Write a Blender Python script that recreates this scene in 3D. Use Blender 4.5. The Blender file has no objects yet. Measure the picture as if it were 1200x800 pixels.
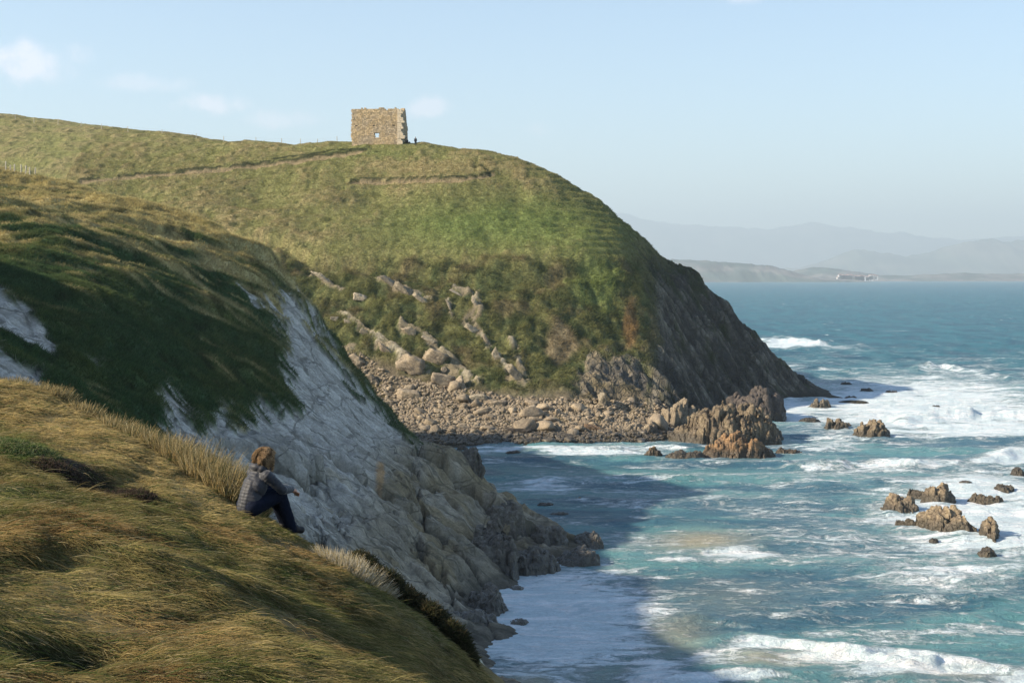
import bpy, bmesh, math, random, time
import numpy as np
from mathutils import Vector, Matrix
T0 = time.time()
rng = np.random.default_rng(7)
random.seed(7)
sc = bpy.context.scene
COL = sc.collection

# ------------------------------------------------------------------ camera
F, HOR, CAMZ = 1667.0, 325.0, 25.0          # focal length in photo pixels, eye level row, eye height above the sea
cam_d = bpy.data.cameras.new("camera")
cam = bpy.data.objects.new("camera", cam_d); COL.objects.link(cam)
cam.location = (0, 0, CAMZ); cam.rotation_euler = (math.radians(90), 0, 0)
cam_d.sensor_width = 36.0; cam_d.lens = 36.0 * F / 1200.0
cam_d.shift_y = -(400.0 - HOR) / 1200.0
cam_d.clip_start = 0.1; cam_d.clip_end = 60000
sc.camera = cam

# ------------------------------------------------------------------ light
SUN_EL = math.radians(29.3)
SX, SY = -0.967, -0.255                       # horizontal direction towards the sun
SDIR = Vector((SX * math.cos(SUN_EL), SY * math.cos(SUN_EL), math.sin(SUN_EL))).normalized()
sl = bpy.data.lights.new("sun", 'SUN'); sl.energy = 5.0; sl.angle = math.radians(0.8); sl.color = (1.0, 0.86, 0.66)
sun = bpy.data.objects.new("sun", sl); COL.objects.link(sun)
sun.rotation_euler = SDIR.to_track_quat('Z', 'Y').to_euler(); sun.location = (0, 0, 200)

world = bpy.data.worlds.new("World"); sc.world = world; world.use_nodes = True
wn, wl = world.node_tree.nodes, world.node_tree.links
wn.clear()
wout = wn.new('ShaderNodeOutputWorld'); wbg = wn.new('ShaderNodeBackground')
sky = wn.new('ShaderNodeTexSky'); sky.sky_type = 'NISHITA'; sky.sun_disc = False
sky.sun_elevation = SUN_EL; sky.sun_rotation = math.atan2(SX, SY)
sky.altitude = 20; sky.air_density = 1.0; sky.dust_density = 0.35; sky.ozone_density = 1.6
wbg.inputs['Strength'].default_value = 0.092
SKY_TINT = (0.99, 1.02, 1.045)
def wmath(op, a, b=None, clamp=False):
    n = wn.new('ShaderNodeMath'); n.operation = op; n.use_clamp = clamp
    for i, v in enumerate((a, b)):
        if v is None: continue
        if isinstance(v, (int, float)): n.inputs[i].default_value = v
        else: wl.new(v, n.inputs[i])
    return n.outputs[0]
wtc = wn.new('ShaderNodeTexCoord'); wsep = wn.new('ShaderNodeSeparateXYZ'); wl.new(wtc.outputs['Generated'], wsep.inputs[0])
waz = wmath('ARCTAN2', wsep.outputs[0], wsep.outputs[1]); wel = wmath('ARCSINE', wsep.outputs[2])
wno = wn.new('ShaderNodeTexNoise'); wno.inputs['Scale'].default_value = 38; wno.inputs['Detail'].default_value = 6
wno.inputs['Roughness'].default_value = 0.6
wl.new(wtc.outputs['Generated'], wno.inputs['Vector'])
wnz = wmath('SUBTRACT', wno.outputs['Fac'], 0.5)
cl = None
for (cx, cy, rx, ry, am) in [(30, 84, 82, 28, .6), (252, 128, 46, 17, .5), (325, 142, 60, 14, .34), (505, 128, 34, 17, .42),
                             (628, 152, 28, 14, .3), (165, 104, 70, 13, .26), (865, 0, 40, 12, .3), (-260, 60, 120, 40, .5), (1500, 90, 140, 30, .4)]:
    a0 = math.atan((cx - 600) / F); e0 = math.atan((HOR - cy) / F)
    da = wmath('DIVIDE', wmath('SUBTRACT', waz, a0), rx / F); de = wmath('DIVIDE', wmath('SUBTRACT', wel, e0), ry / F)
    d2 = wmath('ADD', wmath('MULTIPLY', da, da), wmath('MULTIPLY', de, de))
    m = wmath('SUBTRACT', wmath('ADD', 1.0, wmath('MULTIPLY', wnz, 3.4)), d2, True)
    m = wmath('MULTIPLY', wmath('MULTIPLY', m, m), am)
    cl = m if cl is None else wmath('MAXIMUM', cl, m)
wmix = wn.new('ShaderNodeMix'); wmix.data_type = 'RGBA'
wtint = wn.new('ShaderNodeMix'); wtint.data_type = 'RGBA'; wtint.blend_type = 'MULTIPLY'; wtint.inputs[0].default_value = 1
wl.new(sky.outputs[0], wtint.inputs[6]); wtint.inputs[7].default_value = (*SKY_TINT, 1)
wl.new(cl, wmix.inputs[0]); wl.new(wtint.outputs[2], wmix.inputs[6]); wmix.inputs[7].default_value = (7.2, 6.6, 7.2, 1)
wl.new(wmix.outputs[2], wbg.inputs['Color']); wl.new(wbg.outputs[0], wout.inputs['Surface'])

sc.view_settings.view_transform = 'Standard'; sc.view_settings.look = 'None'
sc.view_settings.exposure = 1.12; sc.view_settings.gamma = 1.0
sc.cycles.use_denoising = True
sc.cycles.max_bounces = 5; sc.cycles.diffuse_bounces = 2; sc.cycles.glossy_bounces = 2; sc.cycles.volume_bounces = 0
sc.cycles.transparent_max_bounces = 6; sc.cycles.sample_clamp_indirect = 2.0; sc.cycles.sample_clamp_direct = 2.2
try: sc.cycles_curves.shape = 'RIBBONS'; sc.cycles_curves.subdivisions = 1
except Exception: pass

# ------------------------------------------------------------------ numbers: pixels to place, noise
def W(px, py, Y): return ((px - 600) / F * Y, Y, CAMZ + (HOR - py) / F * Y)
def PX(x, y, z):
    y = np.maximum(y, .5)
    return 600 + F * x / y, HOR - F * (z - CAMZ) / y
def YW(py): return CAMZ * F / (py - HOR)     # distance at which sea level shows on that row

def _hash(i, j, k, s):
    with np.errstate(over='ignore'):
        n = (i.astype(np.uint32) * np.uint32(374761393) + j.astype(np.uint32) * np.uint32(668265263)
             + k.astype(np.uint32) * np.uint32(2246822519) + np.uint32((s * 3266489917 + 974634777) & 0xffffffff))
        n = (n ^ (n >> np.uint32(13))) * np.uint32(1274126177)
        n = (n ^ (n >> np.uint32(16))) * np.uint32(2654435761)
        return n ^ (n >> np.uint32(15))
def n2(x, y, s=0):
    """gradient noise in two dimensions, about -1 to 1"""
    x = np.asarray(x, np.float32); y = np.asarray(y, np.float32)
    xi = np.floor(x); yi = np.floor(y); fx = x - xi; fy = y - yi
    xi = xi.astype(np.int64); yi = yi.astype(np.int64)
    u = fx * fx * fx * (fx * (fx * 6 - 15) + 10); v = fy * fy * fy * (fy * (fy * 6 - 15) + 10)
    def g(a, b):
        h = _hash(xi + a, yi + b, xi * 0, s).astype(np.float32) * np.float32(2 * math.pi / 4294967296)
        return np.cos(h) * (fx - a) + np.sin(h) * (fy - b)
    a = g(0, 0); b = g(1, 0); c = g(0, 1); d = g(1, 1)
    return ((a * (1 - u) + b * u) * (1 - v) + (c * (1 - u) + d * u) * v) * 1.5
def n3(x, y, z, s=0):
    x = np.asarray(x, np.float32); y = np.asarray(y, np.float32); z = np.asarray(z, np.float32)
    xi = np.floor(x); yi = np.floor(y); zi = np.floor(z); fx = x - xi; fy = y - yi; fz = z - zi
    xi = xi.astype(np.int64); yi = yi.astype(np.int64); zi = zi.astype(np.int64)
    u = fx * fx * (3 - 2 * fx); v = fy * fy * (3 - 2 * fy); w = fz * fz * (3 - 2 * fz)
    r = 0
    for a in (0, 1):
        for b in (0, 1):
            for c in (0, 1):
                h = _hash(xi + a, yi + b, zi + c, s)
                gx = ((h & np.uint32(1023)).astype(np.float32) / 511.5 - 1)
                gy = (((h >> np.uint32(10)) & np.uint32(1023)).astype(np.float32) / 511.5 - 1)
                gz = (((h >> np.uint32(20)) & np.uint32(1023)).astype(np.float32) / 511.5 - 1)
                r = r + (gx * (fx - a) + gy * (fy - b) + gz * (fz - c)) * (u if a else 1 - u) * (v if b else 1 - v) * (w if c else 1 - w)
    return r * 1.3
def fbm(x, y, o=4, s=0, g=.5, l=2.03):
    r = 0; a = 1; t = 0
    for i in range(o):
        r = r + a * n2(x, y, s + i); t += a; a *= g; x = x * l; y = y * l
    return r / t * 1.4
def fbm3(x, y, z, o=4, s=0, g=.5):
    r = 0; a = 1; t = 0
    for i in range(o):
        r = r + a * n3(x, y, z, s + i); t += a; a *= g; x = x * 2.03; y = y * 2.03; z = z * 2.03
    return r / t * 1.4
def ridged(x, y, o=4, s=0, g=.55):
    r = 0; a = 1; t = 0
    for i in range(o):
        r = r + a * (1 - np.abs(n2(x, y, s + i)) * 1.6); t += a; a *= g; x = x * 2.1; y = y * 2.1
    return r / t
def worley(x, y, s=0, jit=.9):
    """distance to the nearest and the second nearest cell point, and a random number per cell"""
    xi = np.floor(x).astype(np.int64); yi = np.floor(y).astype(np.int64)
    d1 = np.full(x.shape, 9., np.float32); d2 = d1.copy(); cid = np.zeros(x.shape, np.float32)
    for a in (-1, 0, 1):
        for b in (-1, 0, 1):
            h = _hash(xi + a, yi + b, xi * 0, s)
            px = xi + a + .5 + jit * ((h & np.uint32(1023)).astype(np.float32) / 1023 - .5)
            py = yi + b + .5 + jit * (((h >> np.uint32(10)) & np.uint32(1023)).astype(np.float32) / 1023 - .5)
            c = ((h >> np.uint32(20)) & np.uint32(1023)).astype(np.float32) / 1023
            d = np.hypot(x - px, y - py)
            n = d < d1
            d2 = np.where(n, d1, np.minimum(d2, d)); cid = np.where(n, c, cid); d1 = np.where(n, d, d1)
    return d1, d2, cid
def sstep(a, b, x):
    t = np.clip((x - a) / (b - a), 0, 1); return t * t * (3 - 2 * t)
def mix(a, b, t):
    t = np.asarray(t)[..., None]; return a * (1 - t) + np.asarray(b) * t
def seg_dist(px, py, poly):
    """distance to a polyline and the signed side (positive = below it in a y-down frame)"""
    best = np.full(px.shape, 1e9); side = np.zeros(px.shape)
    for (x0, y0), (x1, y1) in zip(poly[:-1], poly[1:]):
        dx, dy = x1 - x0, y1 - y0; L = dx * dx + dy * dy
        t = np.clip(((px - x0) * dx + (py - y0) * dy) / L, 0, 1)
        ex, ey = px - (x0 + t * dx), py - (y0 + t * dy)
        d = np.hypot(ex, ey); n = d < best
        best = np.where(n, d, best); side = np.where(n, np.sign(dx * ey - dy * ex), side)
    return best, side
def poly_sd(px, py, poly):
    """signed distance to a polygon, positive inside"""
    inside = np.zeros(px.shape, bool); n = len(poly)
    for i in range(n):
        x0, y0 = poly[i]; x1, y1 = poly[(i + 1) % n]
        if y0 == y1: y1 += 1e-6
        c = ((y0 > py) != (y1 > py)) & (px < (x1 - x0) * (py - y0) / (y1 - y0) + x0)
        inside ^= c
    d, _ = seg_dist(px, py, list(poly) + [poly[0]])
    return np.where(inside, d, -d)

class Field:
    """smooth surface through control points (multiquadric) sampled on a grid"""
    def __init__(s, pts, x0, x1, y0, y1, step, c=4.0, smooth=.02):
        P = np.array(pts, float); s.P = P; s.c = c
        n = len(P); A = np.zeros((n + 3, n + 3))
        d = np.hypot(P[:, None, 0] - P[None, :, 0], P[:, None, 1] - P[None, :, 1])
        A[:n, :n] = -np.sqrt(d * d + c * c) - np.eye(n) * smooth * c
        A[:n, n] = 1; A[:n, n + 1:] = P[:, :2]; A[n, :n] = 1; A[n + 1:, :n] = P[:, :2].T
        s.w = np.linalg.solve(A, np.r_[P[:, 2], 0, 0, 0])
        s.x0, s.y0, s.step = x0, y0, step
        s.xs = np.arange(x0, x1 + step / 2, step); s.ys = np.arange(y0, y1 + step / 2, step)
        s.X, s.Y = np.meshgrid(s.xs, s.ys)
        s.Z = s.ev(s.X, s.Y)
    def ev(s, x, y):
        n = len(s.P); z = s.w[n] + s.w[n + 1] * x + s.w[n + 2] * y
        for i in range(n):
            z = z - s.w[i] * np.sqrt((x - s.P[i, 0]) ** 2 + (y - s.P[i, 1]) ** 2 + s.c ** 2)
        return z
    def at(s, x, y, A=None):
        A = s.Z if A is None else A
        u = np.clip((np.asarray(x) - s.x0) / s.step, 0, len(s.xs) - 1.001); v = np.clip((np.asarray(y) - s.y0) / s.step, 0, len(s.ys) - 1.001)
        i = u.astype(int); j = v.astype(int); fu = u - i; fv = v - j
        if A.ndim == 3: fu = fu[..., None]; fv = fv[..., None]
        return (A[j, i] * (1 - fu) + A[j, i + 1] * fu) * (1 - fv) + (A[j + 1, i] * (1 - fu) + A[j + 1, i + 1] * fu) * fv
    def normals(s):
        gy, gx = np.gradient(s.Z, s.step)
        n = np.stack([-gx, -gy, np.ones_like(gx)], -1)
        return n / np.linalg.norm(n, axis=-1, keepdims=True)

# ------------------------------------------------------------------ mesh helpers
def mesh_np(name, V, Fc, mat, smooth=True, col=None, extra=None):
    """mesh from numpy arrays: V (n,3), Fc (m,3) or (m,4)"""
    me = bpy.data.meshes.new(name)
    V = np.ascontiguousarray(V, np.float32); Fc = np.ascontiguousarray(Fc, np.int32)
    k = Fc.shape[1]
    me.vertices.add(len(V)); me.vertices.foreach_set('co', V.ravel())
    me.loops.add(Fc.size); me.loops.foreach_set('vertex_index', Fc.ravel())
    me.polygons.add(len(Fc)); me.polygons.foreach_set('loop_start', np.arange(0, Fc.size, k, dtype=np.int32))
    me.update(calc_edges=True)
    me.polygons.foreach_set('use_smooth', np.full(len(Fc), smooth)); 
    if col is not None:
        a = me.attributes.new('Col', 'FLOAT_COLOR', 'POINT')
        c = np.ones((len(V), 4), np.float32); c[:, :3] = col.reshape(-1, 3); a.data.foreach_set('color', c.ravel())
    for nm, arr in (extra or {}).items():
        a = me.attributes.new(nm, 'FLOAT', 'POINT'); a.data.foreach_set('value', np.ascontiguousarray(arr, np.float32).ravel())
    if mat: me.materials.append(mat)
    me.validate()
    return me
def link(name, data, parent=None, **props):
    o = bpy.data.objects.new(name, data); COL.objects.link(o)
    if parent: o.parent = parent
    for k, v in props.items():
        if v is not None: o[k] = v
    return o
def thing(name, data, label, cat, group=None, loc=None, parent=None):
    o = link(name, data, parent, label=label, category=cat, group=group)
    if loc is not None: o.location = loc
    return o
def grid_faces(ny, nx, keep=None):
    i = np.arange(ny * nx).reshape(ny, nx)
    f = np.stack([i[:-1, :-1], i[:-1, 1:], i[1:, 1:], i[1:, :-1]], -1)
    return (f[keep] if keep is not None else f.reshape(-1, 4))
def compact(V, Fc, *arrs):
    u, inv = np.unique(Fc.ravel(), return_inverse=True)
    return (V[u], inv.reshape(Fc.shape)) + tuple(a[u] for a in arrs)

def hair(name, roots, dirs, length, rad, col, mat, droop=.35, npts=4, parent=None, side=None, tip=.25, **props):
    """blades as curves. roots (n,3), dirs (n,3) unit lean directions, length/rad (n,), col (n,3)"""
    n = len(roots); t = np.linspace(0, 1, npts)[None, :, None]
    g = np.zeros((n, 1, 3)); g[:, 0, 2] = -1
    P = roots[:, None, :] + dirs[:, None, :] * length[:, None, None] * t + g * (length * droop)[:, None, None] * t ** 2
    if side is not None: P = P + side[:, None, :] * t ** 2
    hc = bpy.data.hair_curves.new(name); hc.add_curves([npts] * n)
    hc.attributes['position'].data.foreach_set('vector', np.ascontiguousarray(P, np.float32).ravel())
    ra = hc.attributes.get('radius') or hc.attributes.new('radius', 'FLOAT', 'POINT')
    R = rad[:, None] * (1 - (1 - tip) * np.linspace(0, 1, npts)[None, :] ** 1.5)
    ra.data.foreach_set('value', np.ascontiguousarray(R, np.float32).ravel())
    ca = hc.attributes.new('Col', 'FLOAT_COLOR', 'CURVE'); c = np.ones((n, 4), np.float32); c[:, :3] = col
    ca.data.foreach_set('color', c.ravel())
    hc.materials.append(mat)
    return link(name, hc, parent, **props)

# ------------------------------------------------------------------ materials
class M:
    def __init__(s, name):
        s.m = bpy.data.materials.new(name); s.m.use_nodes = True; s.n = s.m.node_tree.nodes; s.l = s.m.node_tree.links
        s.b = s.n['Principled BSDF']; s.tc = None
    def coord(s, scale=(1, 1, 1), obj=False, rot=(0, 0, 0)):
        if obj: t = s.n.new('ShaderNodeTexCoord').outputs['Object']
        else: t = s.n.new('ShaderNodeNewGeometry').outputs['Position']
        mp = s.n.new('ShaderNodeMapping'); mp.inputs['Scale'].default_value = scale; mp.inputs['Rotation'].default_value = rot
        s.l.new(t, mp.inputs['Vector']); return mp.outputs[0]
    def noise(s, scale, detail=4, rough=.55, vec=None, dist=0):
        n = s.n.new('ShaderNodeTexNoise'); n.inputs['Scale'].default_value = scale; n.inputs['Detail'].default_value = detail
        n.inputs['Roughness'].default_value = rough; n.inputs['Distortion'].default_value = dist
        s.l.new(vec if vec is not None else s.coord(), n.inputs['Vector']); return n.outputs['Fac']
    def vor(s, scale, vec=None, feat='F1'):
        n = s.n.new('ShaderNodeTexVoronoi'); n.inputs['Scale'].default_value = scale; n.feature = feat
        s.l.new(vec if vec is not None else s.coord(), n.inputs['Vector']); return n.outputs['Distance']
    def math(s, op, a, b=None, c=None, clamp=False):
        n = s.n.new('ShaderNodeMath'); n.operation = op; n.use_clamp = clamp
        for i, v in enumerate((a, b, c)):
            if v is None: continue
            if isinstance(v, (int, float)): n.inputs[i].default_value = v
            else: s.l.new(v, n.inputs[i])
        return n.outputs[0]
    def rng(s, v, a, b, c=0., d=1.):
        n = s.n.new('ShaderNodeMapRange'); n.interpolation_type = 'SMOOTHSTEP'
        s.l.new(v, n.inputs[0])
        for i, q in enumerate((a, b, c, d)):
            if isinstance(q, (int, float)): n.inputs[i + 1].default_value = q
            else: s.l.new(q, n.inputs[i + 1])
        return n.outputs[0]
    def mix(s, f, a, b, mode='MIX'):
        n = s.n.new('ShaderNodeMix'); n.data_type = 'RGBA'; n.blend_type = mode
        for i, v in ((0, f), (6, a), (7, b)):
            if isinstance(v, (int, float)): n.inputs[i].default_value = v
            elif isinstance(v, tuple): n.inputs[i].default_value = (*v, 1) if len(v) == 3 else v
            else: s.l.new(v, n.inputs[i])
        return n.outputs[2]
    def attr(s, name, out='Color'):
        n = s.n.new('ShaderNodeAttribute'); n.attribute_name = name; return n.outputs[out]
    def gain(s, col, fac, lo, hi):
        """multiply a colour by lo..hi following fac (albedo variation)"""
        v = s.rng(fac, .25, .75, lo, hi); n = s.n.new('ShaderNodeVectorMath'); n.operation = 'SCALE'
        s.l.new(col, n.inputs[0]) if not isinstance(col, tuple) else setattr(n.inputs[0], 'default_value', col)
        s.l.new(v, n.inputs['Scale']); return n.outputs[0]
    def bump(s, h, strength=.5, dist=.1, prev=None):
        n = s.n.new('ShaderNodeBump'); n.inputs['Strength'].default_value = strength; n.inputs['Distance'].default_value = dist
        s.l.new(h, n.inputs['Height'])
        if prev is not None: s.l.new(prev, n.inputs['Normal'])
        s.l.new(n.outputs[0], s.b.inputs['Normal']); return n.outputs[0]
    def set(s, col=None, rough=None, spec=None):
        for k, v in (('Base Color', col), ('Roughness', rough), ('Specular IOR Level', spec)):
            if v is None: continue
            if isinstance(v, (int, float)): s.b.inputs[k].default_value = v
            elif isinstance(v, tuple): s.b.inputs[k].default_value = (*v, 1)
            else: s.l.new(v, s.b.inputs[k])
        return s

def hair_mat(name, transl=.35):
    m = M(name); c = m.attr('Col')
    m.set(c, .75, .15)
    tr = m.n.new('ShaderNodeBsdfTranslucent'); m.l.new(c, tr.inputs['Color'])
    mx = m.n.new('ShaderNodeMixShader'); mx.inputs[0].default_value = transl
    out = m.n['Material Output']; m.l.new(m.b.outputs[0], mx.inputs[1]); m.l.new(tr.outputs[0], mx.inputs[2]); m.l.new(mx.outputs[0], out.inputs['Surface'])
    return m.m
MAT_GRASS = hair_mat('grass_blades', .42)
def terrain_mat(name, s1=1.2, s2=6.0, bump=.25, dist=.3, rough=.95, cracks=()):
    """ground: stored ground-cover colour, broken up by grain and small relief"""
    m = M(name); c = m.attr('Col')
    a = m.noise(s1, 6, .65); b = m.noise(s2, 5, .7)
    c = m.gain(c, a, .72, 1.28); c = m.gain(c, b, .75, 1.25)
    h = m.math('ADD', a, m.math('MULTIPLY', b, .35))
    if cracks:
        rk_ = m.attr('rock', 'Fac'); tot = None
        for (scl, rot, wd, amt) in cracks:
            vv = m.coord(scl, rot=rot); dn_ = m.n.new('ShaderNodeVectorMath'); dn_.operation = 'ADD'
            nn_ = m.n.new('ShaderNodeTexNoise'); nn_.inputs['Scale'].default_value = 1.7; nn_.inputs['Detail'].default_value = 4; m.l.new(vv, nn_.inputs['Vector'])
            sc2 = m.n.new('ShaderNodeVectorMath'); sc2.operation = 'SCALE'; sc2.inputs['Scale'].default_value = .22; m.l.new(nn_.outputs['Color'], sc2.inputs[0])
            m.l.new(vv, dn_.inputs[0]); m.l.new(sc2.outputs[0], dn_.inputs[1])
            e = m.math('MULTIPLY', m.rng(m.vor(1.0, dn_.outputs[0], 'DISTANCE_TO_EDGE'), wd * .25, wd, 1, 0), m.math('MULTIPLY', m.rng(a, .35, .6, .25, 1), amt))
            tot = e if tot is None else m.math('MAXIMUM', tot, e)
        tot = m.math('MULTIPLY', tot, rk_)
        c = m.mix(m.math('MULTIPLY', tot, .85), c, (.055, .052, .038))
        h = m.math('SUBTRACT', h, m.math('MULTIPLY', tot, 1.3))
    m.set(c, rough, .15)
    m.bump(h, bump, dist)
    return m.m
MAT_NEAR = terrain_mat('near_turf', 6, 40, .5, .05)
MAT_MID = terrain_mat('cliff_ground', 1.0, 6, .55, .2, cracks=[((.10, .34, .10), (0, 0, .25), .035, .8), ((.3, 1.3, .3), (0, 0, .2), .05, .35), ((.16, .12, .3), (.3, .2, 0), .02, .7)])
MAT_FAR = terrain_mat('headland_ground', .9, 3.6, 1.0, .6, cracks=[((.42, .2, .26), (0, .56, 0), .10, .9), ((.9, .5, .5), (0, .56, 0), .12, .6)])
def rock_mat(name, c1, c2, c3, sc_=1., wet=0.9, bump=.8, dist=.15, wetc=(.05, .045, .035), obj=False):
    m = M(name); v = m.coord((1, 1, 1), obj)
    a = m.noise(.55 * sc_, 6, .62, v); b = m.noise(3.2 * sc_, 6, .7, v); c = m.vor(1.4 * sc_, v, 'DISTANCE_TO_EDGE')
    k = m.mix(m.rng(a, .38, .62), c1, c2); k = m.mix(m.rng(b, .5, .72, 0, .75), k, c3)
    k = m.gain(k, b, .7, 1.25)
    oi = m.n.new('ShaderNodeObjectInfo')
    k = m.gain(k, oi.outputs['Random'], .82, 1.15)
    g = m.n.new('ShaderNodeNewGeometry'); sp = m.n.new('ShaderNodeSeparateXYZ'); m.l.new(g.outputs['Position'], sp.inputs[0])
    w = m.rng(m.math('ADD', sp.outputs[2], m.math('MULTIPLY', m.math('SUBTRACT', a, .5), 2.2)), wet * .4, wet * 1.2, 1, 0)
    k = m.mix(m.math('MULTIPLY', w, .8), k, wetc)
    m.set(k, m.rng(w, 0, 1, .88, .35), .35)
    cr = m.rng(c, 0, .08, 0, 1)
    h = m.math('ADD', m.math('ADD', m.math('MULTIPLY', a, 1.2), m.math('MULTIPLY', b, .45)), m.math('MULTIPLY', cr, .25))
    m.bump(h, bump, dist)
    return m.m
MAT_ROCK_TAN = rock_mat('tan_boulder_rock', (.27, .215, .145), (.19, .15, .105), (.36, .295, .21), 1.2, 1.6)
MAT_ROCK_GOLD = rock_mat('ochre_sea_rock', (.25, .195, .125), (.14, .108, .075), (.36, .295, .21), 1.3, 1.3, 1, .3)
MAT_ROCK_RUST = rock_mat('rusty_sea_rock', (.25, .15, .075), (.12, .08, .05), (.33, .23, .13), 1.2, 1.1, 1, .3)
MAT_ROCK_DARK = rock_mat('dark_sea_rock', (.085, .07, .06), (.06, .052, .047), (.13, .10, .08), 1.1, 1.5, 1, .3)
MAT_ROCK_GREY = rock_mat('grey_limestone', (.19, .17, .135), (.13, .115, .095), (.27, .25, .21), 1.0, 1.8, .9, .2, (.07, .065, .055))
MAT_ROCK_PALE = rock_mat('pale_outcrop_rock', (.30, .25, .18), (.20, .17, .12), (.40, .35, .26), 1.0, .1, .9, .2)

# ================================================================== far headland
def anch(lst): return [W(*p) for p in lst]
C_pts = anch([(-300, 112, 345), (-100, 124, 340), (0, 137, 335), (100, 150, 330), (200, 158, 325), (300, 164, 320), (400, 167, 314),
  (450, 167, 312), (500, 169, 310), (560, 177, 306), (600, 187, 303), (640, 204, 300), (700, 235, 300), (730, 258, 301), (760, 285, 302),
  (800, 318, 304), (830, 341, 306), (880, 388, 308), (920, 428, 309), (950, 449, 310), (975, 461, 306),
  (-300, 180, 312), (-100, 190, 308), (50, 190, 308), (0, 230, 298), (150, 230, 297), (300, 230, 296), (450, 228, 295), (600, 230, 293), (660, 245, 292),
  (-200, 270, 285), (100, 272, 283), (200, 275, 281), (300, 281, 278), (400, 286, 276), (500, 293, 274), (600, 299, 272), (700, 303, 273),
  (250, 340, 268), (350, 342, 267), (450, 347, 265), (550, 347, 264), (650, 345, 264), (715, 345, 268),
  (300, 400, 256), (380, 402, 255), (450, 402, 253), (550, 402, 254), (650, 400, 255), (720, 402, 259),
  (350, 462, 244), (420, 462, 243), (500, 463, 241), (600, 465, 240), (700, 468, 240), (760, 472, 243),
  (430, 500, 226), (500, 501, 225), (600, 501, 224), (700, 500, 224), (780, 498, 231),
  (350, 522, 212), (470, 522, 212), (540, 522, 212), (600, 521, 212.5), (700, 518, 216), (770, 514, 220.5),
  (706, 248, 296), (728, 278, 288), (744, 308, 281), (758, 352, 271), (762, 402, 262), (768, 440, 253), (790, 475, 249),
  (850, 478, 272.4), (900, 470, 287), (940, 465, 297.7), (975, 465, 298), (1000, 470, 287),
  (800, 405, 278), (850, 408, 291), (765, 320, 290), (800, 355, 292), (850, 432, 284), (895, 440, 297), (830, 480, 264),
])
C_pts += anch([(380, 168, 318), (420, 168, 317), (460, 169, 316), (500, 171, 315), (530, 174, 312)])
C_pts += [(-42, 326, 52.0), (-30, 326, 52.0), (-18, 324, 51.5), (-8, 322, 50.5), (-55, 330, 52.5)]
C_pts += [(x, Y + 45, CAMZ + (HOR - py) / F * Y - d) for x, Y, py, d in
          [(-160, 345, 112, 4), (-100, 335, 130, 4), (-60, 325, 155, 4), (-25, 312, 167, 3), (0, 305, 180, 7), (18, 300, 236, 30), (36, 304, 320, 33), (50, 308, 390, 20), (66, 309, 440, 10)]]
C_pts += [(90, 305, -4), (80, 335, -5), (62, 365, -6), (90, 260, -5), (60, 262, -4), (50, 245, -4), (42, 228, -4), (25, 206, -3), (0, 200, -2.5), (-25, 198, -2.5),
          (-50, 198, -2), (-75, 205, 0), (-100, 215, 6), (-120, 240, 16), (-115, 205, 10), (30, 390, 5), (-20, 400, 40)]
C = Field(C_pts, -125, 96, 196, 372, .4, c=3.0, smooth=.01)
cX, cY, cZ0 = C.X, C.Y, C.Z.copy()
cpx, cpy = PX(cX, cY, cZ0)
front = sstep(318, 300, cY + np.where(cX > 20, -20, 0))      # the side that faces the cove
# spur edge: turf and bushes to its left, bare strata to its right, coloured darker as the shaded side
edge_poly = [(688, 215), (708, 245), (731, 275), (747, 305), (760, 350), (764, 400), (756, 440), (748, 500)]
ed, es = seg_dist(cpx, cpy, edge_poly)
ed = -ed * es            # positive towards the open sea side
wob = fbm(cX / 5, cY / 5, 4, 11)
right = sstep(-6, 14, ed + 9 * wob) * sstep(262, 330, cpy + 14 * wob)
n_big = fbm(cX / 14, cY / 14, 4, 21); n_mid = fbm(cX / 4.2, cY / 4.2, 4, 31); n_sm = fbm(cX / 1.4, cY / 1.4, 3, 41)
low = sstep(296, 312, cpy + 7 * n_mid) * (1 - right)          # below the lip of the upper pasture
beach = sstep(452, 468, cpy + 8 * n_mid + np.interp(cpx, [400, 440, 520, 600, 700, 760], [46, 40, 12, 0, 2, 6]) * 1.0) * (1 - right) * (cpx > 380)
beach = np.where(cZ0 < 1.0, 1, beach) * (cY < 262)
Z = cZ0.copy()
Z += n_big * 1.0 * (1 - beach) * sstep(0, 6, cZ0) * np.where(cpy < 220, .25, 1)
Z += (.42 * n_mid + .16 * n_sm) * (1 - beach) * np.where(low > .5, 1.6, .7) * sstep(0, 3, cZ0)
# tussocky sheep terracettes on the turf
Z += .12 * np.sin(cZ0 * 4.6 + 3 * n_mid + 2 * n_big) * (1 - low) * (1 - right) * sstep(6, 20, cZ0)
bushy = low * (1 - beach)
w1, w2, wc = worley(cX / 3.4 + .4 * n_mid, cY / 3.4, 51)
Z += bushy * (.4 * np.sqrt(np.clip(1 - w1 * 1.25, 0, 1)) * sstep(.4, .8, wc + .5 * n_big) * sstep(.9, .3, w1) + .5 * fbm(cX / 2.2, cY / 2.2, 3, 57))
# lip: small scarp under the pasture
lipd, lips = seg_dist(cpx, cpy + 3 * n_mid, [(250, 268), (330, 277), (370, 300), (420, 301), (500, 312), (560, 322), (620, 318), (700, 306)])
Z -= 1.7 * sstep(0, 3, lipd * lips) * sstep(26, 6, lipd * lips) * sstep(720, 660, cpx)
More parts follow.
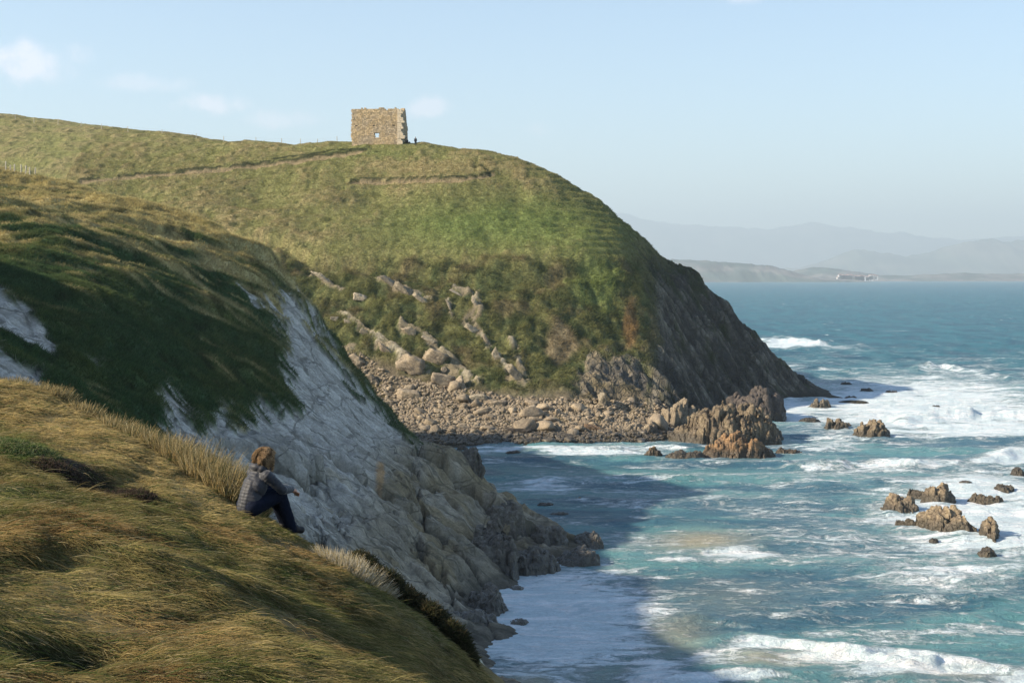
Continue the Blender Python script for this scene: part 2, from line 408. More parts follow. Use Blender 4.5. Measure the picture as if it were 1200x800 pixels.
# tracks: a cut with a bank on its uphill side
track = np.zeros_like(Z); bank = np.zeros_like(Z)
for poly, wd, dp in [([(95, 214), (150, 208), (220, 203), (290, 195), (350, 189), (400, 181), (428, 177)], 2.6, .5),
                     ([(412, 214), (450, 214), (500, 213), (540, 211), (565, 209), (578, 204)], 2.0, .6)]:
    d, s_ = seg_dist(cpx, cpy + 1.0 * n_mid, poly); u = d * s_
    t_ = sstep(wd, wd * .3, d); track = np.maximum(track, t_)
    up_ = sstep(-.6, -1.3, u) * sstep(-3.4, -2.0, u) * (n_mid + .5 * n_sm > -.35); bank = np.maximum(bank, up_ * sstep(12, 4, d))
    Z += dp * .7 * sstep(0.5, -2.0, u) * sstep(-9, -3, u); Z -= dp * .5 * t_
d, s_ = seg_dist(cpx, cpy, [(320, 187), (360, 183), (395, 176), (430, 176)]); bank = np.maximum(bank, sstep(2.0, .8, d))
d, s_ = seg_dist(cpx, cpy, [(556, 194), (566, 193), (574, 204)]); bank = np.maximum(bank, sstep(3, 1, d)); Z -= .5 * sstep(3, 1, d)
# right face: dipping strata, ribs run down and to the right
qs = .80 * cX + .50 * cZ0 + .30 * cY + 1.6 * n_big; ql = .5 * cX - .75 * cZ0
ribs = ridged(qs * .17, ql * .02, 3, 61)
ribs2 = ridged(qs * .62, ql * .09, 4, 66)
Z += right * sstep(0, 4, cZ0) * (4.2 * (ribs - .6) + 2.6 * (ribs2 - .6) + .7 * n_mid * sstep(-.2, .6, n_big) + .3 * n_sm)
rock_front = sstep(395, 440, cpy + 16 * n_mid) * sstep(640, 700, cpx) * (1 - right)   # rocky foot near the point
Z += rock_front * (1.5 * (ridged(cX * .28 + cZ0 * .08, cY * .1 + cZ0 * .12, 4, 71) - .6) + 1.1 * (ridged(qs * .5, ql * .2, 4, 73) - .6)) * sstep(0, 2, cZ0)
Z += beach * (.35 * n_mid + .25 * n_sm)
seam = np.zeros_like(Z)
for pl, wd in [([(365, 318), (402, 340)], 2.5), ([(445, 322), (475, 340), (503, 356)], 5), ([(524, 352), (531, 374)], 1.8), ([(530, 338), (556, 348), (562, 366), (548, 378), (560, 392), (576, 412), (592, 432), (612, 452)], 5),
               ([(398, 370), (412, 378), (436, 394)], 3), ([(440, 398), (470, 420), (500, 440)], 8), ([(410, 412), (436, 440)], 8), ([(500, 400), (530, 425), (560, 450)], 7), ([(470, 384), (492, 394)], 4), ([(600, 400), (618, 450)], 4), ([(690, 420), (700, 458)], 5)]:
    d_, _s = seg_dist(cpx + 3 * n_sm, cpy + 4 * n_mid, pl); seam = np.maximum(seam, sstep(wd * 1.5, wd * .4, d_ + wd * .8 * n_mid))
seam = seam * low * (1 - beach) * sstep(-.6, -.05, n_sm + .6 * fbm(cX / 2, cY / 2, 2, 79))
Z += seam * (.5 + .9 * (ridged(qs * .5, ql * .25, 3, 77) - .5))
gx = np.gradient(Z, C.step, axis=1); gy = np.gradient(Z, C.step, axis=0); slope = np.hypot(gx, gy)
C.Z = Z
# ground cover colour
green = np.array([.115, .15, .042]); dry = np.array([.25, .205, .10]); olive = np.array([.145, .145, .055]); bush = np.array([.045, .055, .022])
heath = np.array([.10, .085, .042]); tan = np.array([.33, .27, .18]); slate = np.array([.085, .078, .068]); soil = np.array([.22, .175, .105])
green = green * np.array([1.4, 1.35, 1.5]); dry = dry * 1.12; olive = olive * 1.4; heath = heath * 1.35
cc = np.broadcast_to(olive, Z.shape + (3,)).copy()
gp = np.exp(-((cpx - 585) / 130) ** 2 - ((cpy - 262) / 30) ** 2) * 1.15 + np.exp(-((cpx - 690) / 40) ** 2 - ((cpy - 300) / 34) ** 2) * .4 + np.exp(-((cpx - 440) / 90) ** 2 - ((cpy - 180) / 12) ** 2) * .4
cc = mix(cc, green, np.clip(gp + .35 * n_mid + .25 * n_big, 0, 1))
cc = mix(cc, dry, sstep(-.1, 1.1, n_mid * .6 + n_big * .5 + n_sm * .35 - gp * .9 + .38))
cc = mix(cc, bush * 1.2, .65 * sstep(.25, .7, -n_sm + .5 * n_mid) * (1 - .5 * np.clip(gp, 0, 1)))
cc = mix(cc, dry * 1.05, sstep(.1, .9, np.exp(-((cpx - 520) / 110) ** 2 - ((cpy - 195) / 9) ** 2) + .4 * n_sm) * .7)
lowc = mix(np.broadcast_to(bush * 1.7, Z.shape + (3,)), olive * .72, sstep(-.45, .35, n_mid + .5 * n_sm))
lowc = mix(lowc, heath, sstep(.0, .7, fbm(cX / 6, cY / 6, 3, 91) + .35 * n_sm + .35 * sstep(330, 300, cpy)))
lowc = mix(lowc, green * .9, .8 * sstep(.5, .9, np.exp(-((cpx - 700) / 45) ** 2 - ((cpy - 330) / 60) ** 2) + .3 * n_mid))
cc = mix(cc, lowc, low)
cc = mix(cc, soil, .9 * sstep(.45, .8, np.exp(-((cpx - 655) / 26) ** 2 - ((cpy - 402) / 34) ** 2) + .3 * n_mid) * low)
cc = mix(cc, np.array([.26, .14, .07]), .6 * sstep(.5, .9, np.exp(-((cpx - 738) / 14) ** 2 - ((cpy - 385) / 40) ** 2) + .25 * n_mid))
cc = mix(cc, mix(np.broadcast_to(tan * .7, Z.shape + (3,)), np.array([.40, .35, .26]), sstep(-.2, .5, n_mid)), .9 * sstep(.35, .7, seam))
rk = sstep(.5, .85, rock_front + .2 * n_sm); cc = mix(cc, mix(np.broadcast_to(slate * 1.5, Z.shape + (3,)), tan * .8, sstep(-.2, .5, n_mid)), rk)
cc = mix(cc, mix(np.broadcast_to(tan * .5, Z.shape + (3,)), heath * .7, sstep(0, .6, n_mid)), beach)
rc = mix(np.broadcast_to(slate * .8, Z.shape + (3,)), np.array([.24, .215, .17]), sstep(.58, .92, .6 * ribs2 + .4 * ribs + .25 * n_mid))  # pale rib tops imitate sunlit ledges in the rock colour
rc = mix(rc, bush, .85 * sstep(.1, .5, n_mid * .8 + .5 * sstep(400, 310, cpy) - .5 * (ribs2 - .6)))
cc = mix(cc, rc, right)
cc = mix(cc, np.array([.34, .30, .23]), .55 * sstep(.5, .9, np.exp(-((ed - 14) / 9) ** 2) * sstep(310, 350, cpy) * .8 + .4 * n_mid) * right)
trk = sstep(.2, .8, track); cc = mix(cc, np.array([.27, .205, .12]), trk * .85)
cc = mix(cc, bush * .8, sstep(.25, .8, bank + .3 * n_sm) * .9)
cc = mix(cc, np.array([.05, .045, .035]), sstep(1.3, .2, Z) * .85)
C.col = cc
c_rock = np.clip(np.maximum.reduce([right * sstep(.5, .2, n_mid * .8), rk, beach, trk, 1.2 * seam]), 0, 1)
Vc = np.stack([cX, cY, Z], -1).reshape(-1, 3)
fc = grid_faces(*Z.shape, keep=(np.maximum(Z[:-1, :-1], Z[1:, 1:]) > -2.2) & (cY[:-1, :-1] < 372))
Vc2, fc2, ccol, crk = compact(Vc, fc, cc.reshape(-1, 3), np.clip(np.maximum(right * .9, rk), 0, 1).reshape(-1))
link('headland', mesh_np('headland', Vc2, fc2, MAT_FAR, col=ccol, extra={'rock': crk}), kind='structure')
print('C', time.time() - T0)

# ================================================================== near cliff hill across the cove
B_pts = anch([(-250, 150, 190), (-120, 170, 185), (0, 200, 176), (50, 213, 173), (100, 227, 170), (200, 260, 162), (260, 277, 157), (300, 291, 154), (322, 308, 152.5), (335, 335, 151.5),
  (355, 352, 150.5), (372, 385, 149.5), (400, 430, 148), (440, 482, 146), (500, 526, 142), (536, 546, 139), (566, 590, 137), (590, 606, 136), (640, 622, 134), (680, 634, 133.5),
  (700, 652, 127.5), (640, 657, 125.5), (585, 667, 121.8), (560, 700, 111.1), (600, 738, 100.9), (570, 757, 96.5), (600, 798, 88), (590, 850, 79.4),
  (-120, 250, 150), (-120, 330, 115), (0, 212, 166), (0, 250, 130), (0, 310, 114), (0, 372, 101), (0, 440, 90),
  (100, 262, 140), (100, 300, 125), (100, 361, 111), (100, 438, 100),
  (200, 300, 141), (200, 345, 128), (200, 410, 116), (200, 480, 105),
  (300, 335, 146), (300, 400, 132), (300, 470, 120), (300, 507, 114), (300, 570, 104),
  (350, 400, 142), (400, 480, 134), (400, 513, 125), (400, 560, 115), (400, 620, 106),
  (450, 520, 134), (450, 600, 114), (500, 570, 129), (500, 620, 117), (500, 660, 110), (550, 612, 127), (550, 645, 118), (600, 636, 128), (480, 700, 103), (540, 745, 97),
  (560, 790, 87), (540, 770, 86), (500, 740, 84), (450, 700, 82)])
B_pts += anch([]) + [(2.6, 96.5, -1.4), (3.2, 104, -1.4), (2.8, 89, -1.4), (2.0, 112, -1.0)]
B_pts += [(-50, 218, 26), (-72, 225, 26), (-90, 232, 27), (-45, 200, 26), (-36, 190, 17), (-28, 180, 8), (-15, 172, 2), (-4, 160, -1), (3, 152, -2), (9, 146, -3), (14, 136, -3),
          (18, 125, -3), (12, 110, -3), (8, 95, -3), (6, 80, -2), (5, 60, -1.5), (-20, 75, 17), (-30, 60, 24), (-12, 60, 10), (-4, 60, 2.5), (-40, 80, 29), (-60, 100, 41), (-60, 60, 44), (-85, 120, 44), (-85, 60, 50), (-60, 80, 40)]
B = Field(B_pts, -84, 16, 56, 204, .2, c=2.2, smooth=.01)
X, Y_, Zb = B.X, B.Y, B.Z.copy()
bpx, bpy_ = PX(X, Y_, Zb)
bn1 = fbm(X / 9, Y_ / 9, 4, 101); bn2 = fbm(X / 2.6, Y_ / 2.6, 4, 111); bn3 = fbm(X / .8, Y_ / .8, 3, 121)
rock_poly = [(318, 335), (340, 338), (352, 345), (380, 390), (420, 450), (480, 505), (545, 530), (600, 580), (730, 610), (740, 680), (620, 770), (600, 850), (470, 900), (420, 760), (300, 640), (200, 545), (185, 470), (205, 462), (235, 505), (262, 478), (275, 505), (300, 480), (345, 478), (330, 415)]
sd = poly_sd(bpx, bpy_, rock_poly)
# streak direction: ribs run down the slope
s1 = X * .42 + Zb * .35; s2 = Y_ * .30 - Zb * .10
streak = ridged(Y_ * .9 + X * .45, X * .16 - Zb * .1, 4, 131)
streak2 = n2(Y_ * 1.5 + X * .75, X * .22, 137) + .5 * n2(Y_ * 3.1 + X * 1.5, X * .5, 139)
rock = sstep(-2.5, 2.5, sd - 4 + 5 * bn3 + 22 * streak2 * sstep(60, 0, np.abs(sd)) + 9 * bn2 - 26 * sstep(.42, .9, bn2 + .5 * streak2) * sstep(620, 520, bpy_) * sstep(440, 330, bpx))
rock = np.maximum(rock, sstep(560, 590, bpy_ + 8 * bn2) * sstep(250, 300, bpx))
for pl in ([(-60, 290), (0, 342), (30, 365), (66, 412), (64, 423), (20, 400), (-60, 340)], [(-40, 400), (0, 415), (20, 432), (52, 440), (45, 462), (0, 458), (-40, 440)],
           [(277, 332), (288, 340), (307, 364), (300, 366)], [(98, 428), (118, 432), (112, 438)]):
    rock = np.maximum(rock, sstep(-1.5, 1.5, poly_sd(bpx, bpy_, pl) + 5 * streak2 + 2.5 * bn2))
rock = np.where((Y_ > 175) | (Y_ < 66), rock * .2, rock)
Z = Zb.copy()
soft = 1 - rock
crest_d = bpy_ - np.interp(bpx, [0, 100, 200, 300, 340], [200, 228, 262, 291, 330])
Z += soft * sstep(130, 60, crest_d) * sstep(0, 6, crest_d) * 1.1 * fbm((X * .8 + Zb * .6) / 5.5, (Y_ - X * .5) / 2.2, 4, 163)
Z += soft * (.55 * bn1 * sstep(0, 5, Zb) + .25 * bn2 + .10 * bn3 + .35)
Z += soft * .22 * np.sin(Zb * 2.1 + 2.4 * bn1 + (X + Y_) * .35)      # creeping turf steps
# rock: tilted slabs with joints, smooth upper sheet, blocky foot
foot = sstep(500, 560, bpy_ + 10 * bn1)
wx = X * .20 + Zb * .13 + .22 * bn2; wy = Y_ * .15 + .2 * bn1
v1, v2, vc = worley(wx, wy, 141); crack = sstep(.0, .09, v2 - v1)
v3, v4, vd = worley(wx * 2.9 + 5, wy * 2.3, 143); crack2 = sstep(.0, .12, v4 - v3)
Z += rock * foot * sstep(-.3, 2.5, Zb) * (2.9 * (vc - .5) * crack - 1.9 * (1 - crack) + .5 * (vd - .5) * crack2 - .42 * (1 - crack2) + .7 * (1 - v1 ** 2) * crack)
smooth_sheet = sstep(.35, .0, np.abs((bpx - np.interp(bpy_, [340, 400, 460, 520, 600], [352, 378, 425, 480, 560])) / 95)) * sstep(540, 500, bpy_)
Z += rock * (1 - .85 * smooth_sheet) * (.6 * (streak - .6) + .24 * streak2 + .10 * bn3) * np.where(foot > .5, .35, 1)
Z += rock * .06 * bn3
# jagged crest blocks along the point
Z += rock * foot * 1.1 * (ridged(X * .22, Y_ * .16, 3, 151) - .62) * sstep(-1, 2, Zb)
B.Z = Z
gcol = np.broadcast_to(np.array([.055, .095, .036]), Z.shape + (3,)).copy()
straw_lit = np.array([.50, .40, .19])  # straw turf, brightened to paint sunlight onto the crest
lit = np.clip(np.interp(bpy_ - np.interp(bpx, [0, 100, 200, 300, 340], [200, 228, 262, 291, 330]), [0, 15, 55, 120], [1.1, .9, .6, 0.]), 0, 1.1)  # crest weight for the sunlight put into the turf colour
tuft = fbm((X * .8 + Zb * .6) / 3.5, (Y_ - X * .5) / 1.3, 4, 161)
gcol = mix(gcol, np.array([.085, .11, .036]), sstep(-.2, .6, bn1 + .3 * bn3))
gcol = mix(gcol, straw_lit, sstep(.25, .95, lit + .9 * tuft + .3 * bn1 - .05))
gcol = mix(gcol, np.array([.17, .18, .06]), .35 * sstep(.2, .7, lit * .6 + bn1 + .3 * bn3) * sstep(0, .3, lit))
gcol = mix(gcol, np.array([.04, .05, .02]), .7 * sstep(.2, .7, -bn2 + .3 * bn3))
rcol = mix(np.broadcast_to(np.array([.36, .335, .285]), Z.shape + (3,)), np.array([.48, .45, .39]), sstep(-.3, .5, bn2 + .5 * streak2))
rcol = mix(rcol, np.array([.24, .225, .19]), foot * sstep(-.1, .5, bn1 + .5 * bn2) * .8)
rcol = mix(rcol, np.array([.30, .25, .16]), .75 * sstep(.1, .6, fbm(X / 4, Y_ / 4, 3, 171) + .6 * sstep(430, 520, bpx) * sstep(700, 640, bpy_)- .2) * foot)
brown = sstep(400, 470, bpx + .35 * (bpy_ - 560) + 12 * bn1) * sstep(500, 540, bpy_)
rcol = mix(rcol, rcol * np.array([.70, .65, .56]), brown)
bank = sstep(725, 745, bpy_) * sstep(92, 86, Y_)
rcol = mix(rcol, mix(np.broadcast_to(np.array([.40, .37, .29]), Z.shape + (3,)), np.array([.08, .09, .035]), sstep(.0, .3, bn3 + .5 * bn2)), bank)
rcol = mix(rcol, np.array([.38, .22, .09]), .8 * sstep(.55, .9, np.exp(-((bpx - 446) / 9) ** 2 - ((bpy_ - 562) / 22) ** 2) + .2 * bn3))
rcol = mix(rcol, np.array([.05, .06, .025]), .85 * np.clip((1 - crack) * foot * sstep(-.3, .4, bn1) * sstep(600, 540, bpy_), 0, 1))
rcol = mix(rcol, np.array([.09, .085, .065]), foot * (1 - crack) * .8 + foot * (1 - crack2) * .25)
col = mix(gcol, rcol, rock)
col = mix(col, np.array([.06, .055, .045]), sstep(1.5, .3, Z + .5 * bn2) * .8)
sandm = sstep(92, 86, Y_ + 2 * bn2) * sstep(1.2, .3, Z) * sstep(-8, -4, X); col = mix(col, np.array([.34, .27, .19]), sandm)
Z -= 0
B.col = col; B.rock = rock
Vb = np.stack([X, Y_, Z], -1).reshape(-1, 3)
fb = grid_faces(*Z.shape, keep=(np.maximum(Z[:-1, :-1], Z[1:, 1:]) > -1.6))
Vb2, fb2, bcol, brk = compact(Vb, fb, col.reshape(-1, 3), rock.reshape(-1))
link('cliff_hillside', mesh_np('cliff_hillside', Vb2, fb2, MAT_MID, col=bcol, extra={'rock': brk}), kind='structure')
print('B', time.time() - T0)

# ================================================================== near grassy spur
crest = [(-250, 385, 26), (-120, 418, 25), (0, 449, 24), (60, 468, 23.5), (100, 489, 23), (150, 515, 22.2), (200, 541, 21.5), (270, 590, 20), (300, 608, 19.3), (360, 640, 18.3), (440, 697, 17), (500, 754, 16.5), (545, 806, 16), (600, 870, 15.5)]
A_pts = anch(crest)
for (px, py, Y) in crest:
    x, y, z = W(px, py, Y); A_pts += [(x + 1.0, y + 4.5, z - 2.1), (x + 3, y + 13, z - 7.5)]
A_pts += anch([(0, 805, 7), (150, 805, 8), (300, 805, 9), (440, 805, 11), (0, 690, 10), (0, 600, 13), (0, 520, 18), (100, 540, 18), (150, 600, 15.5), (220, 600, 17), (150, 700, 11), (300, 700, 13), (300, 650, 16), (400, 745, 13.5), (-200, 600, 13), (-200, 480, 20)])
A_pts += [(-.6, 0, 22.9), (-2, 2, 23.2), (-3, 4, 23.35), (2, 4, 21.0), (3, 10, 19.6), (3, 16, 17.5), (-6, 0, 24.3), (-12, 10, 25.3), (-15, 20, 26.), (-8, 7, 23.9), (3, -6, 21.5), (-8, -6, 25),
          (-25, 8, 29), (-25, 30, 26), (-20, 45, 22), (-12, 60, 10), (-4, 60, 2.5), (2, 45, 2), (5, 30, 5), (-30, 62, 24), (7, 14, 13), (8, 0, 16)]
A = Field(A_pts, -26, 8, -6, 60, .12, c=1.2, smooth=.02)
aX, aY = A.X, A.Y
apx, apy = PX(aX, aY, A.Z)
an1 = fbm(aX / 2.2, aY / 2.2, 3, 201); an2 = fbm(aX / .7, aY / .9, 3, 211)
# hollows and hummocks as seen on the turf
hum = .085 * an1 + .05 * an2
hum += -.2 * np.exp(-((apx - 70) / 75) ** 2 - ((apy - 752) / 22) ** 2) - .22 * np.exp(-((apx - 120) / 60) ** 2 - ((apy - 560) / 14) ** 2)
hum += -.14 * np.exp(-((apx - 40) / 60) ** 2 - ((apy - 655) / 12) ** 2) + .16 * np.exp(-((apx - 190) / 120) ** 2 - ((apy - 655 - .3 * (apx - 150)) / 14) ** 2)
near_crest = np.exp(-((apy - np.interp(apx, [-250, 0, 100, 200, 300, 440, 620], [385, 449, 489, 541, 608, 697, 845])) / 14) ** 2)
A.Z = A.Z + hum * (1 - .8 * near_crest)
straw = np.array([.40, .305, .13]); rust = np.array([.26, .165, .065]); gr = np.array([.085, .115, .03]); ol = np.array([.17, .15, .055])
ac = np.broadcast_to(ol, A.Z.shape + (3,)).copy()
ac = mix(ac, rust, sstep(-.2, .6, fbm(aX / 1.6, aY / 2.6, 3, 221)))
ac = mix(ac, gr, .75 * sstep(.0, .6, fbm(aX / 1.1, aY / 1.7, 3, 231) + .15 * sstep(250, 450, apx)))
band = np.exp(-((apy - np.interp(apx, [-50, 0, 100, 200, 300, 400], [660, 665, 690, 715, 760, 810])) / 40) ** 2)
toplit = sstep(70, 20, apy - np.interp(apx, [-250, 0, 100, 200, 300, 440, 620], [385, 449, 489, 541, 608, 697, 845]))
ac = mix(ac, straw, np.clip(.75 * toplit * sstep(330, 200, apx) + .25 * toplit + .5 * band + .35 * fbm(aX / .9, aY / 1.3, 3, 241), 0, .95))  # straw grass; crest and ridge band painted paler as if sunlit
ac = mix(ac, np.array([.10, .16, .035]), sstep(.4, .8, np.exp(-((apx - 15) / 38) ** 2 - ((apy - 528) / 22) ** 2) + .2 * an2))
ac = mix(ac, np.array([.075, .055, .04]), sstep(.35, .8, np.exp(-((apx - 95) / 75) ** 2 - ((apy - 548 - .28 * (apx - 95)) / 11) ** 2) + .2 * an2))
ac = mix(ac, np.array([.045, .05, .018]), sstep(.35, .8, np.exp(-((apx - 65) / 70) ** 2 - ((apy - 750) / 24) ** 2) + .2 * an2))  # shade of the low left hollow painted into the turf
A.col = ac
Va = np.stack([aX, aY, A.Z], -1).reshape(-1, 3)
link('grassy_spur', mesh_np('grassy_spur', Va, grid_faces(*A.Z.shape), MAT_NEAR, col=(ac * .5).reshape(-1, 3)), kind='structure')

# long wind-combed grass on the spur
def scatter(field, n, x0, x1, y0, y1, dens=None):
    x = rng.uniform(x0, x1, n); y = rng.uniform(y0, y1, n)
    if dens is not None:
        k = rng.random(n) < dens(x, y); x, y = x[k], y[k]
    return x, y, field.at(x, y)
def cull(x, y, z, m=60, r=1500): 
    px, py = PX(x, y, z); return (y > 1) & (px > -m) & (px < 1200 + m) & (py < 800 + m) & (py > -200)
x, y, z = scatter(A, 1500000, -13.5, 3, 5.0, 25.5)
k = cull(x, y, z, 180); x, y, z = x[k][:750000], y[k][:750000], z[k][:750000]
px, py = PX(x, y, z)
c = A.at(x, y, A.col); v = fbm(x / .35, y / .5, 2, 301); v2 = fbm(x / 1.3, y / 1.7, 2, 303)
heatherzone = np.exp(-((px - 95) / 75) ** 2 - ((py - 548 - .28 * (px - 95)) / 12) ** 2) > .45
L = (.085 + .12 * rng.random(len(x))) * (1 + .5 * np.clip(v, -.35, 1)) * (1 + .3 * np.clip(v2, -.5, 1)) * 1.15
L = np.where(heatherzone, L * .6, L)
stalk = rng.random(len(x)) < .012; L = np.where(stalk, L + .22, L)
L *= np.where((px > 190) & (np.abs(py - np.interp(px, [0, 300, 440, 620], [449, 608, 697, 845])) < 25), .55, 1)
ang = -.45 + .16 * v + .2 * v2 + rng.normal(0, .38, len(x))         # blown down the slope
up = np.clip(.62 + .35 * v2 + rng.normal(0, .2, len(x)), .15, 1.4)
Agy, Agx = np.gradient(A.Z, A.step); sl_ = A.at(x, y, Agx) * np.cos(ang) + A.at(x, y, Agy) * np.sin(ang)
dv = np.stack([np.cos(ang), np.sin(ang), up - .22 + .62 * np.clip(sl_, -1.0, .5)], -1); dv /= np.linalg.norm(dv, axis=1, keepdims=True)
cv = c * (.55 + .75 * rng.random((len(x), 1))) * (1 + .6 * v[:, None] + .35 * fbm(x / .12, y / .3, 2, 307)[:, None]) * np.array([1.06, 1.03, 1.0])
cv = np.where(rng.random((len(x), 1)) < .14, np.array([[.46, .37, .19]]) * (.6 + .5 * rng.random((len(x), 1))), cv)
cv = np.where(rng.random((len(x), 1)) < .19, gr * (.5 + .8 * rng.random((len(x), 1))), cv)
hair('grass', np.stack([x, y, z - .02], -1), dv, L, .0022 * (.8 + .5 * rng.random(len(x))) * np.interp(y, [5, 12, 25], [.8, 1., 1.5]), np.clip(cv * .92, .01, .7), MAT_GRASS, droop=.3, kind='stuff')
print('A', time.time() - T0, len(x))

def clump(name, label, x, y, field, rad, h, n, colr, seedc, lean=(.45, -.1), rb=.004, group=None, upright=.8, zoff=0., cat='grass clump', oval=(1, 1), tipcol=None, flat=False):
    g = np.random.default_rng(seedc)
    a = g.uniform(0, 2 * math.pi, n); r = rad * np.sqrt(g.random(n)); rx = r * np.cos(a) * oval[0]; ry = r * np.sin(a) * oval[1]
    z0 = field.at(x + rx, y + ry) + zoff
    d = np.stack([rx / rad * .45 + lean[0] + g.normal(0, .17, n), ry / rad * .45 + lean[1] + g.normal(0, .17, n), np.full(n, upright)], -1)
    if flat: d = g.normal(0, 1, (n, 3)); d[:, 2] = np.abs(d[:, 2]) * .8; 
    d /= np.linalg.norm(d, axis=1, keepdims=True)
    Lh = h * (1 - .45 * (r / rad) ** 2) * (.45 + .7 * g.random(n)) * (1 + .35 * n2(rx / .12 + seedc, ry / .12, 5))
    roots = np.stack([rx, ry, z0 - field.at(x, y) - .03], -1)
    if flat: 
        hh = g.random(n) ** .7 * h * np.sqrt(np.clip(1 - (r / rad) ** 2, .05, 1)); roots[:, 2] += hh; Lh = np.full(n, .12 * h + .05) * (.6 + .8 * g.random(n))
    base = np.array(colr)[g.integers(0, len(colr), n)] * (.6 + .7 * g.random((n, 1)))
    o = hair(name, roots, d, Lh, np.full(n, rb) * (.7 + .6 * g.random(n)), np.clip(base, .01, .8), MAT_GRASS, droop=.22 if not flat else 0.05, npts=4, label=label, category=cat, group=group)
    o.location = (x, y, field.at(x, y) + 0.0); return o

# ================================================================== sea
rows = np.concatenate([np.arange(900, 420, -1.35), np.arange(420, 345, -1.0), np.arange(345, 331, -.5), np.array([331, 330.5, 330, 329.5, 329, 328.6, 328.2, 327.9, 327.7])])
yy = YW(rows); cols = np.concatenate([np.arange(-900, 380, 26), np.arange(380, 1330, 1.9), np.arange(1330, 3200, 26)])
sY = np.repeat(yy[:, None], len(cols), 1); sX = (cols[None, :] - 600) / F * sY
spx, spy = np.repeat(cols[None, :], len(rows), 0), np.repeat(rows[:, None], len(cols), 1)
wn1 = fbm(sX / 22, sY / 14, 3, 401); wn2 = fbm(sX / 7, sY / 3.4, 4, 411); wn3 = fbm(sX / 2.4, sY / 1.2, 3, 421); 
fade = np.interp(sY, [60, 300, 900, 2500, 6000], [1, 1, 1.1, .8, .0]); fine = np.interp(sY, [60, 220, 500], [1, .8, 0])
ph = sY * .36 + sX * .05 + 2.2 * wn1
H = fade * (.22 * np.sin(ph) * (1 + wn2) + .34 * wn2 + .3 * ridged(sX / 26, sY / 11, 2, 431) * wn1) + fine * .16 * wn3
H *= np.interp(sX - np.interp(sY, [88, 130, 160, 215], [0, 4, 0, -30]), [0, 12, 40], [.35, .7, 1])
foam = np.zeros_like(H); sand = np.zeros_like(H)
blobs = [  # column, row, half width, half height, strength
    (925, 402, 44, 7, .95), (985, 407, 50, 5, .5), (1120, 436, 60, 7, .6), (1100, 452, 170, 12, .55), (1020, 470, 90, 22, .9), (1140, 470, 130, 20, .72), (1150, 503, 120, 13, 1.05),
    (930, 480, 40, 22, .85), (1010, 448, 80, 10, .6), (975, 520, 70, 16, .6), (1185, 538, 36, 9, 1.1), (1060, 548, 180, 11, .62), (860, 555, 150, 9, .5),
    (1150, 575, 90, 26, .95), (1110, 605, 100, 28, .75), (1190, 610, 60, 60, .85), (1080, 640, 120, 18, .5), (1180, 690, 60, 26, .45), (640, 570, 60, 14, .72), (700, 528, 120, 6, .75),
    (600, 526, 90, 3.5, .7), (740, 575, 90, 7, .42), (900, 600, 70, 10, .35), (860, 650, 130, 11, .68), (790, 655, 40, 9, .8), (975, 625, 28, 12, .55), (680, 640, 80, 18, .45), (650, 725, 140, 80, 1.05), (740, 700, 60, 30, .6), (880, 590, 200, 30, .45), (1000, 640, 200, 60, .5), (700, 560, 160, 14, .5),
    (700, 690, 34, 14, .7), (640, 770, 110, 30, .75), (760, 790, 60, 24, .8), (850, 770, 80, 22, .6), (880, 752, 50, 9, .7), (960, 770, 90, 14, .85), (1080, 785, 130, 14, .9), (1200, 795, 60, 14, .8), (965, 742, 40, 5, .7),
    (1040, 675, 90, 10, .42), (900, 700, 60, 8, .3), (770, 690, 30, 30, .35), (830, 520, 110, 7, .5), (760, 545, 60, 6, .5), (1000, 590, 50, 10, .35), (1090, 478, 200, 46, .88), (1140, 600, 150, 70, .85), (700, 740, 90, 60, .75), (760, 640, 110, 30, .5), (1110, 672, 160, 42, .62), (980, 620, 130, 40, .5), (990, 560, 260, 30, .48)]
for (cx, cy, rx, ry, am) in blobs:
    q = ((spx - cx) / rx) ** 2 + ((spy - cy + 3 * wn2) / ry) ** 2
    foam = np.maximum(foam, am * np.exp(-q * .9))
foam = np.maximum(foam, .37 + .13 * wn1 + .10 * fbm(sX / 18, sY / 7, 3, 441)) * sstep(385, 430, spy) + foam * sstep(430, 385, spy)
foam = np.where(spy < 400, np.maximum(foam, .12 * sstep(330, 400, spy)), foam)
for (cx, cy, rx, ry, am) in [(822, 634, 52, 11, .95), (790, 745, 40, 22, .55), (900, 772, 60, 11, .8), (1120, 792, 60, 9, .6), (625, 795, 26, 8, .9), (700, 790, 60, 12, .35), (850, 700, 70, 24, .2)]:
    sand = np.maximum(sand, am * np.exp(-((spx - cx) / rx) ** 2 - ((spy - cy) / ry) ** 2))
def wave(pts, h, w, fo, sand_=0):
    global H, foam, sand
    P = [(W(px, py, YW(py))[0], YW(py)) for px, py in pts]
    m = (sY < max(p[1] for p in P) + 25) & (sY > min(p[1] for p in P) - 25)
    d, s = seg_dist(sX[m] + .8 * wn2[m], sY[m] + 2.2 * wn2[m] + 2.5 * wn1[m], P); u = d * s
    u = np.where(P[-1][0] > P[0][0], u, -u)                # positive = seaward side of the crest
    prof = np.where(u > 0, np.exp(-(u / (w * 1.6)) ** 2), np.exp(-(u / (w * .55)) ** 2))
    e = sstep(0, 6, np.minimum(sX[m] - P[0][0], P[-1][0] - sX[m]))
    H[m] += h * prof * (.75 + .5 * wn2[m]) * e
    foam[m] = np.maximum(foam[m], fo * np.exp(-((u + w * .5) / (w * 1.1)) ** 2) * e)
wave([(880, 402), (925, 400), (985, 405)], 1.6, 3.5, 1.0)
wave([(1060, 434), (1105, 430), (1165, 440), (1230, 450)], 1.5, 3.0, .7)
wave([(1040, 498), (1100, 490), (1160, 488), (1260, 492)], 1.6, 3.0, 1.15)
